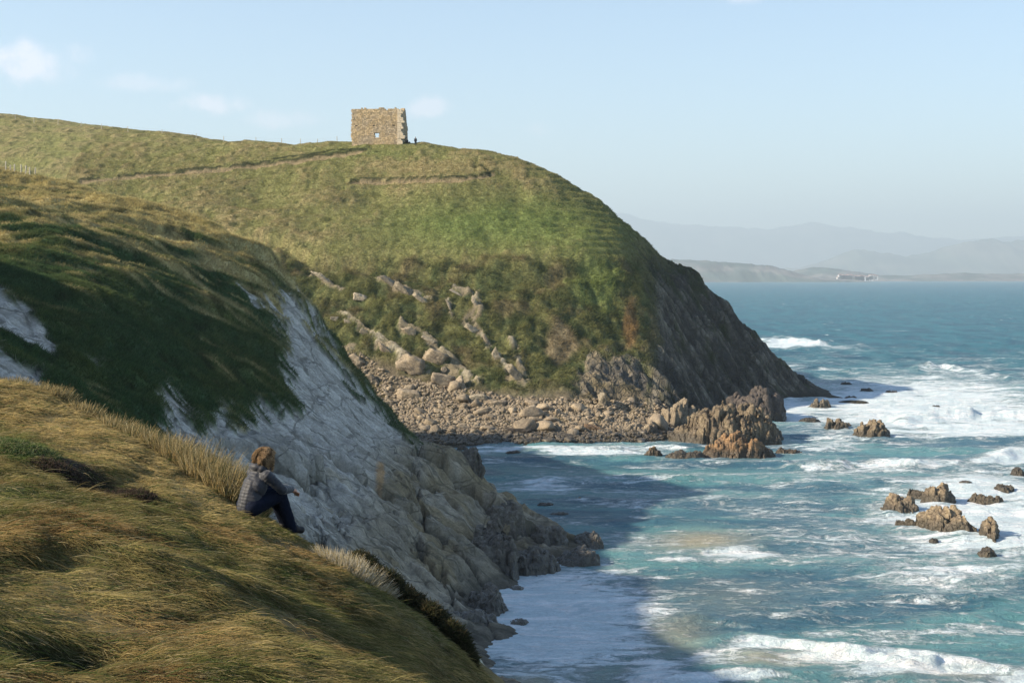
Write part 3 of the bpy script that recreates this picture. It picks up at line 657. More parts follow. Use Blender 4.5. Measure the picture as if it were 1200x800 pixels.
wave([(930, 430), (1000, 436), (1040, 442)], .9, 3.0, .6)
wave([(900, 548), (1000, 546), (1100, 544), (1220, 533)], .8, 2.4, .7)
wave([(1160, 538), (1190, 533), (1260, 530)], .9, 1.6, 1.1)
wave([(600, 527), (700, 526), (780, 524), (840, 528)], .3, 1.2, .85)
wave([(590, 566), (640, 562), (700, 572)], .35, 1.6, .7)
wave([(700, 560), (800, 562), (900, 566)], .4, 1.8, .5)
wave([(760, 655), (790, 648), (850, 640), (930, 634)], .45, 1.3, .8)
wave([(660, 668), (700, 690), (735, 705)], .35, .9, .85)
wave([(750, 735), (800, 722), (870, 735), (960, 742)], .4, 1.2, .5)
wave([(800, 765), (870, 748), (960, 762), (1080, 772), (1230, 786)], .75, 1.3, .95)
wave([(650, 795), (760, 800), (900, 790), (1000, 800)], .3, 1.2, .9)
wave([(980, 690), (1080, 700), (1230, 704)], .45, 1.6, .5)
SV = np.stack([sX, sY, H], -1).reshape(-1, 3)
m = M('sea_water')
fo = m.attr('foam', 'Fac'); sd_ = m.attr('sand', 'Fac'); dp = m.attr('far', 'Fac')
vs = m.coord((.55, 1.0, 1)); vl = m.coord((.28, .75, 1), rot=(0, 0, .12))
na = m.noise(.42, 7, .68, vl, 1.2); nb = m.noise(1.5, 6, .7, vs, .8); nc = m.noise(6, 4, .7, vs, .3); nd = m.noise(.10, 4, .6, vl, .5)
pat = m.math('ADD', m.math('ADD', m.math('MULTIPLY', na, .52), m.math('MULTIPLY', nb, .33)), m.math('MULTIPLY', nc, .15))
thr = m.math('SUBTRACT', .665, m.math('MULTIPLY', fo, .37))
solid = m.rng(m.math('SUBTRACT', pat, thr), -.035, .085)
vd_ = m.n.new('ShaderNodeVectorMath'); vd_.operation = 'ADD'
nv = m.n.new('ShaderNodeTexNoise'); nv.inputs['Scale'].default_value = .9; nv.inputs['Detail'].default_value = 3; m.l.new(vs, nv.inputs['Vector'])
sv = m.n.new('ShaderNodeVectorMath'); sv.operation = 'SCALE'; m.l.new(nv.outputs['Color'], sv.inputs[0]); sv.inputs['Scale'].default_value = 1.6
m.l.new(vs, vd_.inputs[0]); m.l.new(sv.outputs[0], vd_.inputs[1])
lace = m.rng(m.vor(.9, vd_.outputs[0], 'DISTANCE_TO_EDGE'), .0, .13, 1, 0)
lace = m.math('MULTIPLY', lace, m.rng(fo, .3, .7, 0, .75)); lace = m.math('MULTIPLY', lace, m.rng(nb, .35, .6))
foamf = m.math('MAXIMUM', solid, lace, clamp=True)
caps = m.math('MULTIPLY', m.rng(m.noise(.16, 6, .8, m.coord((.35, 1, 1)), .6), .635, .68), m.rng(dp, 0, .1, 0, .85))
foamf = m.math('MAXIMUM', foamf, caps, clamp=True)
cp2 = m.math('MULTIPLY', m.rng(m.noise(1, 3, .6, m.coord((.22, .045, 1)), .3), .655, .70), m.rng(m.noise(.012, 3, .6, m.coord((1, .3, 1))), .42, .58))
cp2 = m.math('MULTIPLY', cp2, m.rng(dp, .03, .2, 0, .9)); foamf = m.math('MAXIMUM', foamf, cp2, clamp=True)
body = m.mix(m.rng(dp, 0, .25), (.035, .125, .18), (.002, .06, .095))
body = m.mix(m.rng(nd, .42, .6), body, m.mix(m.rng(dp, 0, .3), (.12, .30, .31), (.006, .10, .13)))
body = m.mix(m.math('MULTIPLY', m.rng(m.noise(1, 5, .65, m.coord((.10, .022, 1))), .42, .6), m.rng(dp, .02, .2, 0, .8)), body, (.012, .15, .18))
body = m.mix(m.rng(nb, .3, .7, .35, 0.0), body, (.02, .06, .11))
body = m.mix(m.math('MULTIPLY', m.rng(fo, .3, .75), .6), body, (.23, .40, .43))
body = m.mix(m.math('MULTIPLY', sd_, m.rng(nb, .3, .6, .6, 1)), body, (.46, .40, .25))
fcol = m.gain(m.gain(m.mix(nb, (.76, .82, .85), (.92, .92, .92)), nc, .8, 1.1), na, .82, 1.08)
fcol = m.mix(m.math('MULTIPLY', m.rng(m.noise(.8, 5, .7, vl, 1.4), .44, .62, .5, 0), 1), fcol, (.36, .54, .60))
fcol = m.mix(m.math('MULTIPLY', sd_, .35), fcol, (.75, .64, .45))
m.set(m.mix(foamf, body, fcol), m.rng(foamf, 0, 1, .3, .8), m.rng(dp, 0, .3, .3, .12))
m.b.inputs['IOR'].default_value = 1.33
hh = m.math('ADD', m.math('ADD', m.math('MULTIPLY', nb, .9), m.math('MULTIPLY', nc, .35)), m.math('MULTIPLY', foamf, .35))
m.bump(hh, 1.0, .5)
far = np.clip((sY - 320) / 1600, 0, 1) ** .5
sea = link('sea', mesh_np('sea', SV, grid_faces(*sX.shape)[:, ::-1], m.m, extra={'foam': np.clip(foam, 0, 1.2), 'sand': sand, 'far': far}), kind='structure')
# seabed / land under everything
me = mesh_np('seabed', np.array([(-25500, -1100, -6.), (25500, -1100, -6), (25500, 34000, -6), (-25500, 34000, -6)]), np.array([[0, 1, 2, 3]]), MAT_MID, False, col=np.full((4, 3), .1))
link('seabed', me, kind='structure')
print('sea', time.time() - T0, len(SV))

# ================================================================== land across the bay
def far_mat(name, c1, c2, s):
    m = M(name); a = m.noise(s, 6, .6, m.coord((1, 1, 2))); b = m.vor(s * 2.2, m.coord((1, .6, 1)))
    m.set(m.gain(m.mix(m.rng(a, .4, .6), c1, c2), b, .8, 1.2), .95, .1); return m.m
def far_range(name, prof, Y, depth, mat, seed, rough, n=420, rowsn=26, fringe=0):
    pxs = np.linspace(prof[0][0], prof[-1][0], n); zt = np.interp(pxs, [p[0] for p in prof], [CAMZ + (HOR - p[1]) / F * Y for p in prof])
    t = np.linspace(-1, 1, rowsn)[:, None]; y = Y + t * depth; x = ((pxs - 600) / F * Y)[None, :] + 0 * y
    sh = np.clip(1 - np.abs(t) ** 1.4, 0, 1)
    nz = ridged(x / (depth * .5), y / (depth * .5), 5, seed) - .6
    z = zt[None, :] * (sh * (1 + rough * nz * (1 - .8 * sh))) + rough * .12 * zt.mean() * fbm(x / (depth * .12), y / (depth * .12), 3, seed + 9)
    edge = np.minimum(1, np.minimum(np.arange(n), np.arange(n)[::-1]) / 8.)[None, :]
    z = z * edge - 4 * (1 - sh)
    V = np.stack([x, y + 0 * x, z], -1).reshape(-1, 3)
    return link(name, mesh_np(name, V, grid_faces(rowsn, n), mat), kind='structure')
MF1 = far_mat('bay_headland_ground', (.075, .10, .09), (.17, .16, .15), .004)
MF2 = far_mat('mountain_ground', (.08, .10, .07), (.13, .13, .10), .0012)
far_range('bay_headland', [(560, 318), (640, 306), (700, 301), (760, 303), (800, 304.5), (835, 306), (880, 308.5), (905, 312), (935, 320), (960, 326), (990, 327.5), (1010, 329)], 8000, 420, MF1, 501, .5)
far_range('bay_lowland', [(880, 326), (930, 317), (955, 313), (975, 314), (1000, 318), (1030, 322), (1060, 323), (1100, 321), (1130, 319.5), (1165, 321), (1200, 320), (1300, 316), (1500, 312), (1800, 316)], 9600, 500, MF1, 511, .5)
far_range('near_mountain_range', [(880, 318), (940, 314), (980, 300), (1000, 292), (1020, 294), (1060, 301), (1090, 296), (1120, 284), (1150, 280), (1190, 283), (1240, 277), (1320, 268), (1450, 272), (1650, 262), (1900, 280)], 20000, 1500, MF2, 521, .45)
far_range('far_mountain_range', [(-900, 290), (-400, 270), (0, 262), (300, 270), (560, 262), (700, 254), (730, 250), (760, 258), (800, 262), (850, 266), (900, 268), (925, 264), (955, 260), (985, 266), (1005, 267), (1030, 272), (1060, 273), (1100, 280), (1200, 276), (1400, 262), (1700, 258), (2200, 270)], 31500, 2300, MF2, 531, .4)

# white houses of the village on the far shore
mw = M('white_render'); mw.set((.8, .78, .74), .8, .2); mr = M('red_tiles'); mr.set((.32, .13, .08), .8, .2)
def box_v(x0, x1, y0, y1, z0, z1): return np.array([(x0, y0, z0), (x1, y0, z0), (x1, y1, z0), (x0, y1, z0), (x0, y0, z1), (x1, y0, z1), (x1, y1, z1), (x0, y1, z1)], float)
BOXF = np.array([(0, 3, 2, 1), (4, 5, 6, 7), (0, 1, 5, 4), (1, 2, 6, 5), (2, 3, 7, 6), (3, 0, 4, 7)])
def house(px, py, w, h, lab):
    x, y, z = W(px, py, 8050 if px < 1012 else 8200); z = max(z, 2)
    r = bpy.data.objects.new('house', None); COL.objects.link(r); r.location = (x, y, z); r['label'] = lab; r['category'] = 'house'; r['group'] = 'white village houses across the bay'
    link('wall', mesh_np('wall', box_v(-w / 2, w / 2, -6, 6, -14, h), BOXF, mw.m, False), r)
    V = np.array([(-w / 2 - .5, -6.5, h), (w / 2 + .5, -6.5, h), (w / 2 + .5, 6.5, h), (-w / 2 - .5, 6.5, h), (-w / 2, 0, h + 3), (w / 2, 0, h + 3)], float)
    me = bpy.data.meshes.new('roof'); me.from_pydata(V.tolist(), [], [(0, 1, 5, 4), (2, 3, 4, 5), (0, 4, 3), (1, 2, 5), (3, 2, 1, 0)]); me.materials.append(mr.m); link('roof', me, r)
hl = 'small white house of the hazy village on the far shore of the bay'
for k in range(26):
    px = 982 + 46 * ((k * .618) % 1); py = 326.5 - 3.2 * ((k * .37) % 1) * (1 - abs(px - 1000) / 60)
    house(px, py, 14 + 12 * ((k * .77) % 1), 8 + 6 * ((k * .53) % 1), hl)

# ================================================================== ruined tower on the headland
ms = M('masonry_stone')
v = ms.coord((1, 1, 1), True); a = ms.noise(.5, 4, .6, v); b = ms.noise(3, 5, .7, v); oi = ms.n.new('ShaderNodeObjectInfo')
k = ms.mix(ms.rng(a, .4, .6), (.46, .36, .24), (.54, .40, .23)); k = ms.mix(ms.rng(b, .5, .7, 0, .7), k, (.28, .23, .16))
rn = ms.attr('tone', 'Fac'); k = ms.gain(k, rn, .78, 1.2); k = ms.mix(ms.rng(rn, 1.05, 1.2, 0, .8), k, (.62, .52, .38)); ms.set(k, .95, .15); ms.bump(b, .5, .1)  # high tone turns the corner quoins pale, sunlight painted in
mo = M('old_mortar'); a = mo.noise(2, 5, .7, mo.coord((1, 1, 1), True)); mo.set(mo.gain((.34, .27, .18), a, .7, 1.2), .95, .1); mo.bump(a, .6, .1)
tx, ty, tz = W(441, 165.5, 311); tz = CAMZ + (HOR - 167.2) / F * ty
tower = bpy.data.objects.new('ruined_tower', None); COL.objects.link(tower); tower.location = (tx, ty, tz); tower.rotation_euler[2] = math.radians(-4)
tower.scale = (.93, 1, 1.0); tower['label'] = 'roofless ruined stone tower with a small square window on top of the headland'; tower['category'] = 'tower'
PXM = 311 / F
def stones(name, x0, x1, y, th, ztop, holes, axis='x', raggedL=0., raggedR=0., seed=1, parent=None, bw=.38, bh=.24):
    """a rubble wall: courses of uneven stones standing proud of a mortar core; ztop(x) gives the broken top"""
    g = random.Random(seed); V = []; Fc = []; T = []
    z = -.8; row = 0
    while z < 9.5:
        h = bh * g.uniform(.8, 1.25); x = x0 + g.uniform(-raggedL, raggedL * .3)
        xe = x1 + g.uniform(-raggedR * .3, raggedR)
        while x < xe:
            w = bw * g.uniform(.6, 1.7); xm = x + w / 2; zm = z + h / 2
            if zm < ztop(xm) + g.uniform(-.22, .1) and not any(a < xm < b and c < zm < d for a, b, c, d in holes):
                p = g.uniform(0, .07); q = g.uniform(0, .07); b_ = box_v(x + .02, x + w - .02, y - th / 2 - p, y + th / 2 + q, z + .015, z + h - .015)
                b_[:, 2] += np.array([g.uniform(-.02, .02) for _ in range(8)])
                if axis == 'y': b_ = b_[:, [1, 0, 2]]
                Fc.append(BOXF + len(V) * 8 if axis == 'x' else (BOXF[:, ::-1] + len(V) * 8)); V.append(b_); T.append(np.full(8, g.random() * (1 if bw < .6 else .1) + (0 if bw < .6 else 1.2)))
            x += w
        z += h; row += 1
    return link(name, mesh_np(name, np.concatenate(V), np.concatenate(Fc), ms.m, False, extra={'tone': np.concatenate(T)}), parent, kind='stuff')
W0, W1 = -5.75, 5.0
topf = lambda x: 7.45 - .25 * math.exp(-((x - 0.2) / .4) ** 2) + .12 * math.sin(x * 1.7) - .25 * sstep(-4.9, -5.8, x) - .15 * sstep(.5, 4.5, x)
win = (-.35, .75, .95, 2.15)
holes = [win, (-4.95, -4.6, 3.5, 3.85), (-.65, -.3, 3.5, 3.85), (4.1, 4.45, 3.45, 3.8), (-2.1, -1.9, 5.2, 5.4), (2.4, 2.6, 5.6, 5.8)]
stones('front_wall', W0, W1, 0, .95, topf, holes, raggedL=.25, seed=3, parent=tower)
core = []
for (a, b, c, d) in [(W0 + .15, win[0], 0, 7.1), (win[1], W1 - .05, 0, 6.9), (win[0], win[1], 0, win[2]), (win[0], win[1], win[3], 6.8)]:
    core.append(box_v(a, b, -.42, .42, c if c else -.9, d))
core = [c for c in core]
mc = mesh_np('mortar_core', np.concatenate(core), np.concatenate([BOXF + 8 * i for i in range(len(core))]), mo.m, False); link('mortar_core', mc, tower)
md = M('hole_shadow_stone'); md.set((.05, .04, .03), .95, .1)
for (a, b, c, d) in holes[1:4]:
    link('putlog_hole', mesh_np('putlog_hole', box_v(a, b, -.44, -.40, c, d), BOXF, md.m, False), tower)
for (a, b, c, d, nm) in [(win[0] - .25, win[1] + .25, 2.15, 2.42, 'window_lintel'), (win[0] - .2, win[1] + .2, .78, .95, 'window_sill')]:
    o = link(nm, mesh_np(nm, box_v(a, b, -.56, .5, c, d), BOXF, ms.m, False, extra={'tone': np.full(8, .4)}), tower)
# returning side wall, taller at its far end, pale quoins paint sunlight on its broken near end
stones('side_wall', .5, 9.5, 5.45, .85, lambda q: 7.2 + .9 * sstep(3.5, 5.2, q) * sstep(7.2, 6, q) - 2.5 * sstep(7, 9, q), [(2.5, 3.2, 3.2, 3.9)], axis='y', raggedR=.4, seed=5, parent=tower)
link('side_mortar_core', mesh_np('side_mortar_core', box_v(5.10, 5.8, .5, 8, 0, 6.9), BOXF, mo.m, False), tower)
stones('corner_quoins', 5.02, 5.88, 0, 1.1, lambda x: 7.25, [], seed=9, parent=tower, bw=.8, bh=.42)
stones('rear_wall_stub', -5.8, -3.6, 9, .9, lambda x: 5 - (x + 5.8) * 1.4, [], seed=11, parent=tower)
# fallen stones at the right foot
def poly_rock(seed, sub=3, planes=16, rough=.06, sq=(1, 1, 1), nz=2.2):
    g = np.random.default_rng(seed); bm = bmesh.new(); bmesh.ops.create_icosphere(bm, subdivisions=sub, radius=1)
    V = np.array([v.co for v in bm.verts]); Fc = np.array([[v.index for v in f.verts] for f in bm.faces]); bm.free()
    N = g.normal(0, 1, (planes, 3)); N /= np.linalg.norm(N, axis=1, keepdims=True); h = g.uniform(.62, 1.0, planes)
    d = V @ N.T; r = np.where(d > .05, h / np.maximum(d, .05), 9).min(1); r = np.minimum(r, 1.25)
    r = r * (1 + rough * fbm3(V[:, 0] * nz + seed * 3.1, V[:, 1] * nz, V[:, 2] * nz, 3, seed))
    return V * r[:, None] * np.array(sq), Fc
for k, (dx, dz, s) in enumerate([(6.6, .3, .45), (6.2, .9, .35), (7.1, .1, .3)]):
    V, Fc = poly_rock(40 + k, 2, 12, .1)
    x = tx + dx; y = ty + 1; z = float(C.at(x, y))
    thing('fallen_stone', mesh_np('fallen_stone', V * s, Fc, MAT_ROCK_DARK, False), ['dark fallen stone leaning at the right foot of the ruined tower', 'dark fallen stone lying on the heap beside the ruined tower wall', 'smallest dark stone at the right foot of the ruined tower'][k], 'stone', 'fallen stones beside the tower', (x, y, z + dz))
print('tower', time.time() - T0)

# ================================================================== boulders of the far beach
cands = []
g = np.random.default_rng(99)
def c_sample(n, poly):
    out = []
    while len(out) < n:
        px = g.uniform(min(p[0] for p in poly), max(p[0] for p in poly), 4000); Y = g.uniform(205, 262, 4000)
        x = (px - 600) / F * Y; z = C.at(x, Y); qx, qy = PX(x, Y, z)
        ok = (poly_sd(qx, qy, poly) > 0)
        out += list(zip(x[ok], Y[ok], z[ok]))
    return out[:n]
beach_poly = [(388, 400), (420, 410), (455, 440), (500, 446), (545, 455), (600, 466), (700, 468), (780, 474), (800, 505), (770, 517), (700, 518), (600, 520), (540, 521), (480, 520), (430, 480)]
bvar = [poly_rock(600 + i, 3, 8 + i % 5, .14, (1, .8 + .03 * i, .62 + .04 * (i % 4))) for i in range(12)]
bmesh_ = [mesh_np('boulder', V, Fc, MAT_ROCK_TAN, True) for V, Fc in bvar]
pts = c_sample(1500, beach_poly); placed = []
sizes = sorted((g.pareto(2.6, 260) * .32 + .42).clip(.4, 1.9), reverse=True)
for s in sizes:
    for (x, y, z) in pts:
        if all((x - a) ** 2 + (y - b) ** 2 > (.8 * (s + t)) ** 2 for a, b, t in placed):
            placed.append((x, y, s)); pts.remove((x, y, z)); break
for i, (x, y, s) in enumerate(placed):
    z = float(C.at(x, y)); o = thing('boulder', bmesh_[i % 12], 'tan boulder lying among the many others on the beach below the headland', 'boulder', 'tan boulders crowding the beach below the headland', (x, y, z + s * .22))
    o.scale = (s, s * g.uniform(.8, 1.2), s * g.uniform(.75, 1.1)); o.rotation_euler = (g.uniform(-.35, .35), g.uniform(-.35, .35), g.uniform(0, 6.28))
# smaller stones between them
small = c_sample(9000, beach_poly); IV, IF = poly_rock(5, 1, 9, .05, (1, .85, .65)); VV = []; 
S = np.array(small); n = len(S); sc_ = g.uniform(.12, .45, n); rot = g.uniform(0, 6.28, n); tl = g.uniform(-.5, .5, n)
R = np.zeros((n, 3, 3)); R[:, 0, 0] = np.cos(rot); R[:, 0, 1] = -np.sin(rot); R[:, 1, 0] = np.sin(rot); R[:, 1, 1] = np.cos(rot); R[:, 2, 2] = 1; R[:, 2, 0] = tl
VV = np.einsum('nij,vj->nvi', R, IV) * sc_[:, None, None] + (S + np.array([0, 0, .08]))[:, None, :]
FF = IF[None] + (np.arange(n) * len(IV))[:, None, None]
link('beach_stones', mesh_np('beach_stones', VV.reshape(-1, 3), FF.reshape(-1, 3), MAT_ROCK_TAN, False), kind='stuff')

# single rocks one can pick out on the slope and the beach
def c_hit(px, py):
    Y = np.linspace(205, 345, 1400); x = (px - 600) / F * Y; z = C.at(x, Y); q = PX(x, Y, z)[1]
    i = np.argmax(q <= py) ; return x[i], Y[i], z[i]
def b_hit(px, py, y0=80):
    Y = np.linspace(y0, 178, 1400); x = (px - 600) / F * Y; z = B.at(x, Y); q = PX(x, Y, z)[1]
    i = np.argmax(q <= py) ; return x[i], Y[i], z[i]
def slab_rock(seed, rough=.1):
    g = np.random.default_rng(seed); bm = bmesh.new(); bmesh.ops.create_icosphere(bm, subdivisions=4, radius=1)
    V = np.array([v.co for v in bm.verts]); Fc = np.array([[v.index for v in f.verts] for f in bm.faces]); bm.free()
    N = np.concatenate([np.eye(3), -np.eye(3), g.normal(0, 1, (3, 3))]) + g.normal(0, .22, (9, 3)); N /= np.linalg.norm(N, axis=1, keepdims=True); h = np.r_[g.uniform(.55, .8, 6), g.uniform(.7, .95, 3)]
    d = V @ N.T; r = np.where(d > .05, h / np.maximum(d, .05), 9).min(1); r = np.minimum(r, 1.35)
    r = r * (1 + rough * fbm3(V[:, 0] * 2.6 + seed, V[:, 1] * 2.6, V[:, 2] * 7, 4, seed))
    return V * r[:, None], Fc
def rock_at(px, py, w, h, ang, seed, mat, label, name='rock', cat='rock', hit=c_hit, depth=None, planes=14, sub=4, rough=.1, sink=.0, loc=None, group=None):
    """a faceted rock w by h photo pixels across, long axis tilted by ang degrees in view"""
    x, y, z = hit(px, py) if loc is None else loc
    if loc is None: x, y, z = W(px, py, y - .35 * (depth or min(w, h) * y / F * .55) - .1)
    k = y / F; sx, sz = w * k / 2, h * k / 2; sy = (depth or min(sx, sz) * 1.1)
    V, Fc = slab_rock(seed, rough)
    V = V / np.abs(V).max(0) * np.array([sx, sy, sz]); a = math.radians(ang)
    Rm = np.array([[math.cos(a), 0, math.sin(a)], [0, 1, 0], [-math.sin(a), 0, math.cos(a)]])
    return thing(name, mesh_np(name, V @ Rm.T, Fc, mat, True), label, cat, group, (x, y, z - sink * sz))
for i, (px, py, w, h, ang, lab) in enumerate([
    (422, 349, 19, 12, 10, 'pale grey boulder alone on the green slope beside the near cliff'),
    (382, 329, 44, 6, 36, 'long thin pale rock ledge high on the slope beside the near cliff'),
    (455, 330, 26, 9, 36, 'upper left block of the pale slanting outcrop below the pasture'),
    (475, 341, 34, 11, 38, 'middle slab of the pale slanting outcrop below the pasture'),
    (493, 350, 24, 9, 40, 'lower right slab of the pale slanting outcrop below the pasture'),
    (527, 360, 22, 4, 68, 'narrow pale upright rib on the bushy slope'),
    (534, 343, 18, 4, 30, 'small pale ledge above the narrow upright rib'),
    (557, 356, 22, 6, 62, 'bright pale rib at the top of the slanting rock band'),
    (552, 385, 18, 8, 30, 'pale block below the bright rib in the slanting band'),
    (570, 398, 20, 7, 60, 'pale rib halfway down the slanting rock band'),
    (582, 417, 26, 9, 62, 'long pale rib low in the slanting rock band'),
    (604, 438, 34, 13, 48, 'rough brown outcrop at the foot of the slanting rock band'),
    (391, 373, 12, 6, 10, 'small pale boulder nearest the near cliff edge'),
    (408, 378, 13, 6, 20, 'small pale stone in the row of rocks beside the near cliff'),
    (428, 390, 22, 7, 35, 'flat pale slab at the end of the small rock row'),
    (452, 410, 26, 9, 38, 'slanting tan slab left of the big layered block'),
    (418, 424, 30, 15, 45, 'tan block at the left edge of the boulder slope'),
    (484, 428, 40, 25, 28, 'big layered tan block overhanging the boulder slope'),
    (512, 418, 34, 20, 22, 'grey slab behind the big layered block'),
    (480, 388, 22, 10, 34, 'grey brown slab half hidden by bushes above the boulders'),
    (502, 398, 20, 6, 24, 'small bright slab above the big layered block'),
    (519, 447, 30, 19, 14, 'large rounded tan boulder below the big layered block'),
    (538, 453, 24, 22, -30, 'tall grey boulder right of the large rounded one'),
    (480, 464, 36, 16, 8, 'wide dark tan boulder at the top of the beach'),
    (452, 474, 20, 14, 0, 'round tan boulder near the cliff end of the beach'),
    (436, 446, 22, 13, 40, 'tan boulder beside the near cliff above the beach'),
    (560, 467, 28, 12, -5, 'broad pale boulder in the middle of the upper beach'),
    (584, 473, 22, 10, 5, 'flat tan boulder right of the broad pale one'),
    (520, 434, 15, 9, -40, 'small tan boulder leaning on the grey slab'),
    (608, 507, 34, 12, 4, 'dark brown boulder by the water in mid beach'),
    (545, 503, 22, 12, 4, 'low brown boulder near the left waterline'),
    (620, 516, 26, 9, 6, 'wet dark boulder at the waterline'),
    (668, 512, 24, 8, 0, 'flat wet boulder at the right waterline'),
    (696, 503, 26, 11, 5, 'orange brown boulder near the right waterline'),
    (707, 474, 9, 30, -10, 'pointed pale pinnacle standing at the back of the beach')]):
    rock_at(px, py, w, h, ang, 700 + i, MAT_ROCK_PALE if (i < 15 or i in (20, 26, 34)) else (MAT_ROCK_RUST if i in (33,) else MAT_ROCK_DARK if i in (31, 29, 32) else MAT_ROCK_TAN), lab, 'boulder' if 'boulder' in lab else 'rock_outcrop', 'boulder' if 'boulder' in lab else 'outcrop', rough=.26, depth=max(h * .9, 7) * .5 * 250 / F)
print('boulders', time.time() - T0)

# ================================================================== crags rising from the sea
def crag(name, px, py, w, h, mat, label, seed, base_w=None, depth=None, peaks=None, lean=.35, rough=1., cell=.8, loc=None, res=90, cat='sea rock', group=None, tilt=0.):
    """rock mass whose waterline stands on photo row py, w px wide and h px high; peaks = [(u, height 0..1, width)] along it"""
    if loc is None: Y = YW(py); x0 = (px - 600) / F * Y
    else: x0, Y = loc
    k = Y / F; hw = w * k / 2; ht = h * k; dpt = depth or hw * .6
    nx = int(res * 1.5); ny = int(max(24, res * dpt / hw * 1.2)); ny = min(ny, 110)
    u, v = np.meshgrid(np.linspace(-1.15, 1.15, nx), np.linspace(-1.15, 1.15, ny))
    lx = u * hw; ly = v * dpt
    r = np.hypot(u, v) + .22 * fbm(lx / hw * 2.2, ly / dpt * 2 + seed, 3, seed)
    prof = np.zeros_like(u)
    for (pu, ph_, pw) in (peaks or [(-.3, .9, .5), (.4, 1, .45)]):
        prof = np.maximum(prof, ph_ * np.exp(-(np.abs((u - pu - .15 * v) / pw)) ** 2.2))
    prof = .45 * prof + .55 * sstep(1.15, .45, np.abs(u)) * np.interp(u, [-1, 0, 1], [.75, 1, .75]) * (.75 + .25 * n2(u * 2.1 + seed, v * 0 + seed, seed))
    body = prof * sstep(1.08, .5, r)
    c = cell * max(ht, .8) * 1.7; ht = ht * (.86 if w > 60 else .76)
    wv = .3 * fbm(lx / c * 1.5, ly / c * 1.5 + seed, 3, seed + 5); w1_, w2_, wc_ = worley((lx + lean * ly) / c * 1.5 + wv + seed, (ly - .3 * lx) / c * 1.3 + wv, seed)
    w3_, w4_, wd_ = worley((lx + .2 * ly) / c * 3.1 + seed, (ly - .3 * lx) / c * 2.4, seed + 4)
    z = ht * (body * (.74 + .34 * wc_ + .12 * (wd_ - .5)) - .15 * body ** .5 * (1 - sstep(0, .3, w2_ - w1_)) - .07 * (1 - sstep(0, .25, w4_ - w3_)) * (body > .05)
              + .14 * rough * (ridged(lx / c * 1.3, ly / c * 1.3 + seed, 4, seed + 2) - .6) * (body > .02) * sstep(0, .2, body))
    z = z + ht * .10 * rough * fbm(lx / c * 3, ly / c * 3, 3, seed + 7) * sstep(0, .3, body) - (1.0 + .3 * ht) * sstep(.75, 1.15, r)
    lx2 = lx + lean * .5 * np.clip(z, 0, 99) * np.sign(lean) * .5 + .05 * ht * fbm(z / ht * 3, lx / ht, 2, seed + 8)
    vz = np.stack([lx2, ly, z], -1); tu = np.gradient(vz, axis=1); tv = np.gradient(vz, axis=0); nn = np.cross(tu, tv); nn /= np.linalg.norm(nn, axis=-1, keepdims=True) + 1e-9
    q_ = 1.6 / max(ht * .35, .35); dsp = fbm3(lx2 * q_ + seed, ly * q_, z * q_, 4, seed + 3, .6) * sstep(-.3, .4, z)
    vz = vz + nn * (dsp * min(.16 * ht, .75))[..., None]; lx2, ly, z = vz[..., 0], vz[..., 1], vz[..., 2]
    a = math.radians(tilt); V = np.stack([lx2 * math.cos(a) - ly * math.sin(a), lx2 * math.sin(a) + ly * math.cos(a), z], -1).reshape(-1, 3)
    Fk = grid_faces(ny, nx, keep=np.maximum(z[:-1, :-1], z[1:, 1:]) > -1.0)
    V, Fk = compact(V, Fk)
    return thing(name, mesh_np(name, V, Fk, mat, True), label, cat, group, (x0, Y + dpt * .75, -.1))
g1 = 'rocks standing in the surf off the headland'; g2 = 'rocks standing in the white water on the right'
crag('sea_crag', 860, 521, 150, 62, MAT_ROCK_GOLD, 'largest jagged ochre crag at the foot of the headland point', 801, depth=8.5, peaks=[(-.75, .55, .3), (-.4, .8, .25), (-.1, .95, .3), (.3, .85, .3), (.7, .6, .3), (.9, .4, .2)], lean=.5, cell=.22, res=150, group=g1)
crag('sea_crag', 868, 535, 100, 36, MAT_ROCK_RUST, 'rusty orange crag in front of the largest ochre crag', 807, depth=2.6, peaks=[(-.75, .75, .2), (-.45, .95, .22), (-.05, 1.1, .3), (.35, .75, .25), (.78, .5, .2)], cell=.5, res=110, group=g1)
crag('sea_crag', 884, 500, 96, 52, MAT_ROCK_DARK, 'dark brown crag joining the headland behind the ochre one', 811, depth=7, peaks=[(-.4, .9, .4), (.1, 1.05, .4), (.55, .8, .3)], cell=.5, res=100, group=g1, loc=((884 - 600) / F * 250, 248))
crag('sea_crag', 806, 537, 60, 13, MAT_ROCK_GOLD, 'low flat ochre rock left of the rusty crag', 815, peaks=[(-.4, .8, .4), (.4, 1, .4)], cell=.9, group=g1)
crag('sea_crag', 766, 533, 26, 16, MAT_ROCK_RUST, 'small pointed rust rock farthest left off the headland', 817, peaks=[(0, 1, .5)], cell=.8, group=g1)
crag('sea_crag', 925, 531, 36, 12, MAT_ROCK_RUST, 'low brown ledge at the right end of the rusty crag', 819, peaks=[(-.5, 1, .4), (.5, .5, .4)], cell=.9, group=g1)
crag('sea_crag', 745, 512, 70, 26, MAT_ROCK_TAN, 'tumbled brown outcrop at the right end of the boulder beach', 821, depth=4, peaks=[(-.6, .6, .3), (0, .9, .35), (.6, 1, .3)], cell=.6, group=g1)
crag('sea_crag', 796, 505, 70, 50, MAT_ROCK_TAN, 'brown buttress between the beach outcrop and the ochre crag', 823, depth=6, peaks=[(-.5, .7, .3), (.1, 1, .35), (.6, .7, .3)], cell=.6, group=g1)
crag('sea_crag', 983, 503, 40, 22, MAT_ROCK_GOLD, 'left half of the ochre islet pair off the point', 825, peaks=[(-.55, 1.15, .35), (.0, .7, .3), (.6, .62, .35)], cell=.7, group=g1)
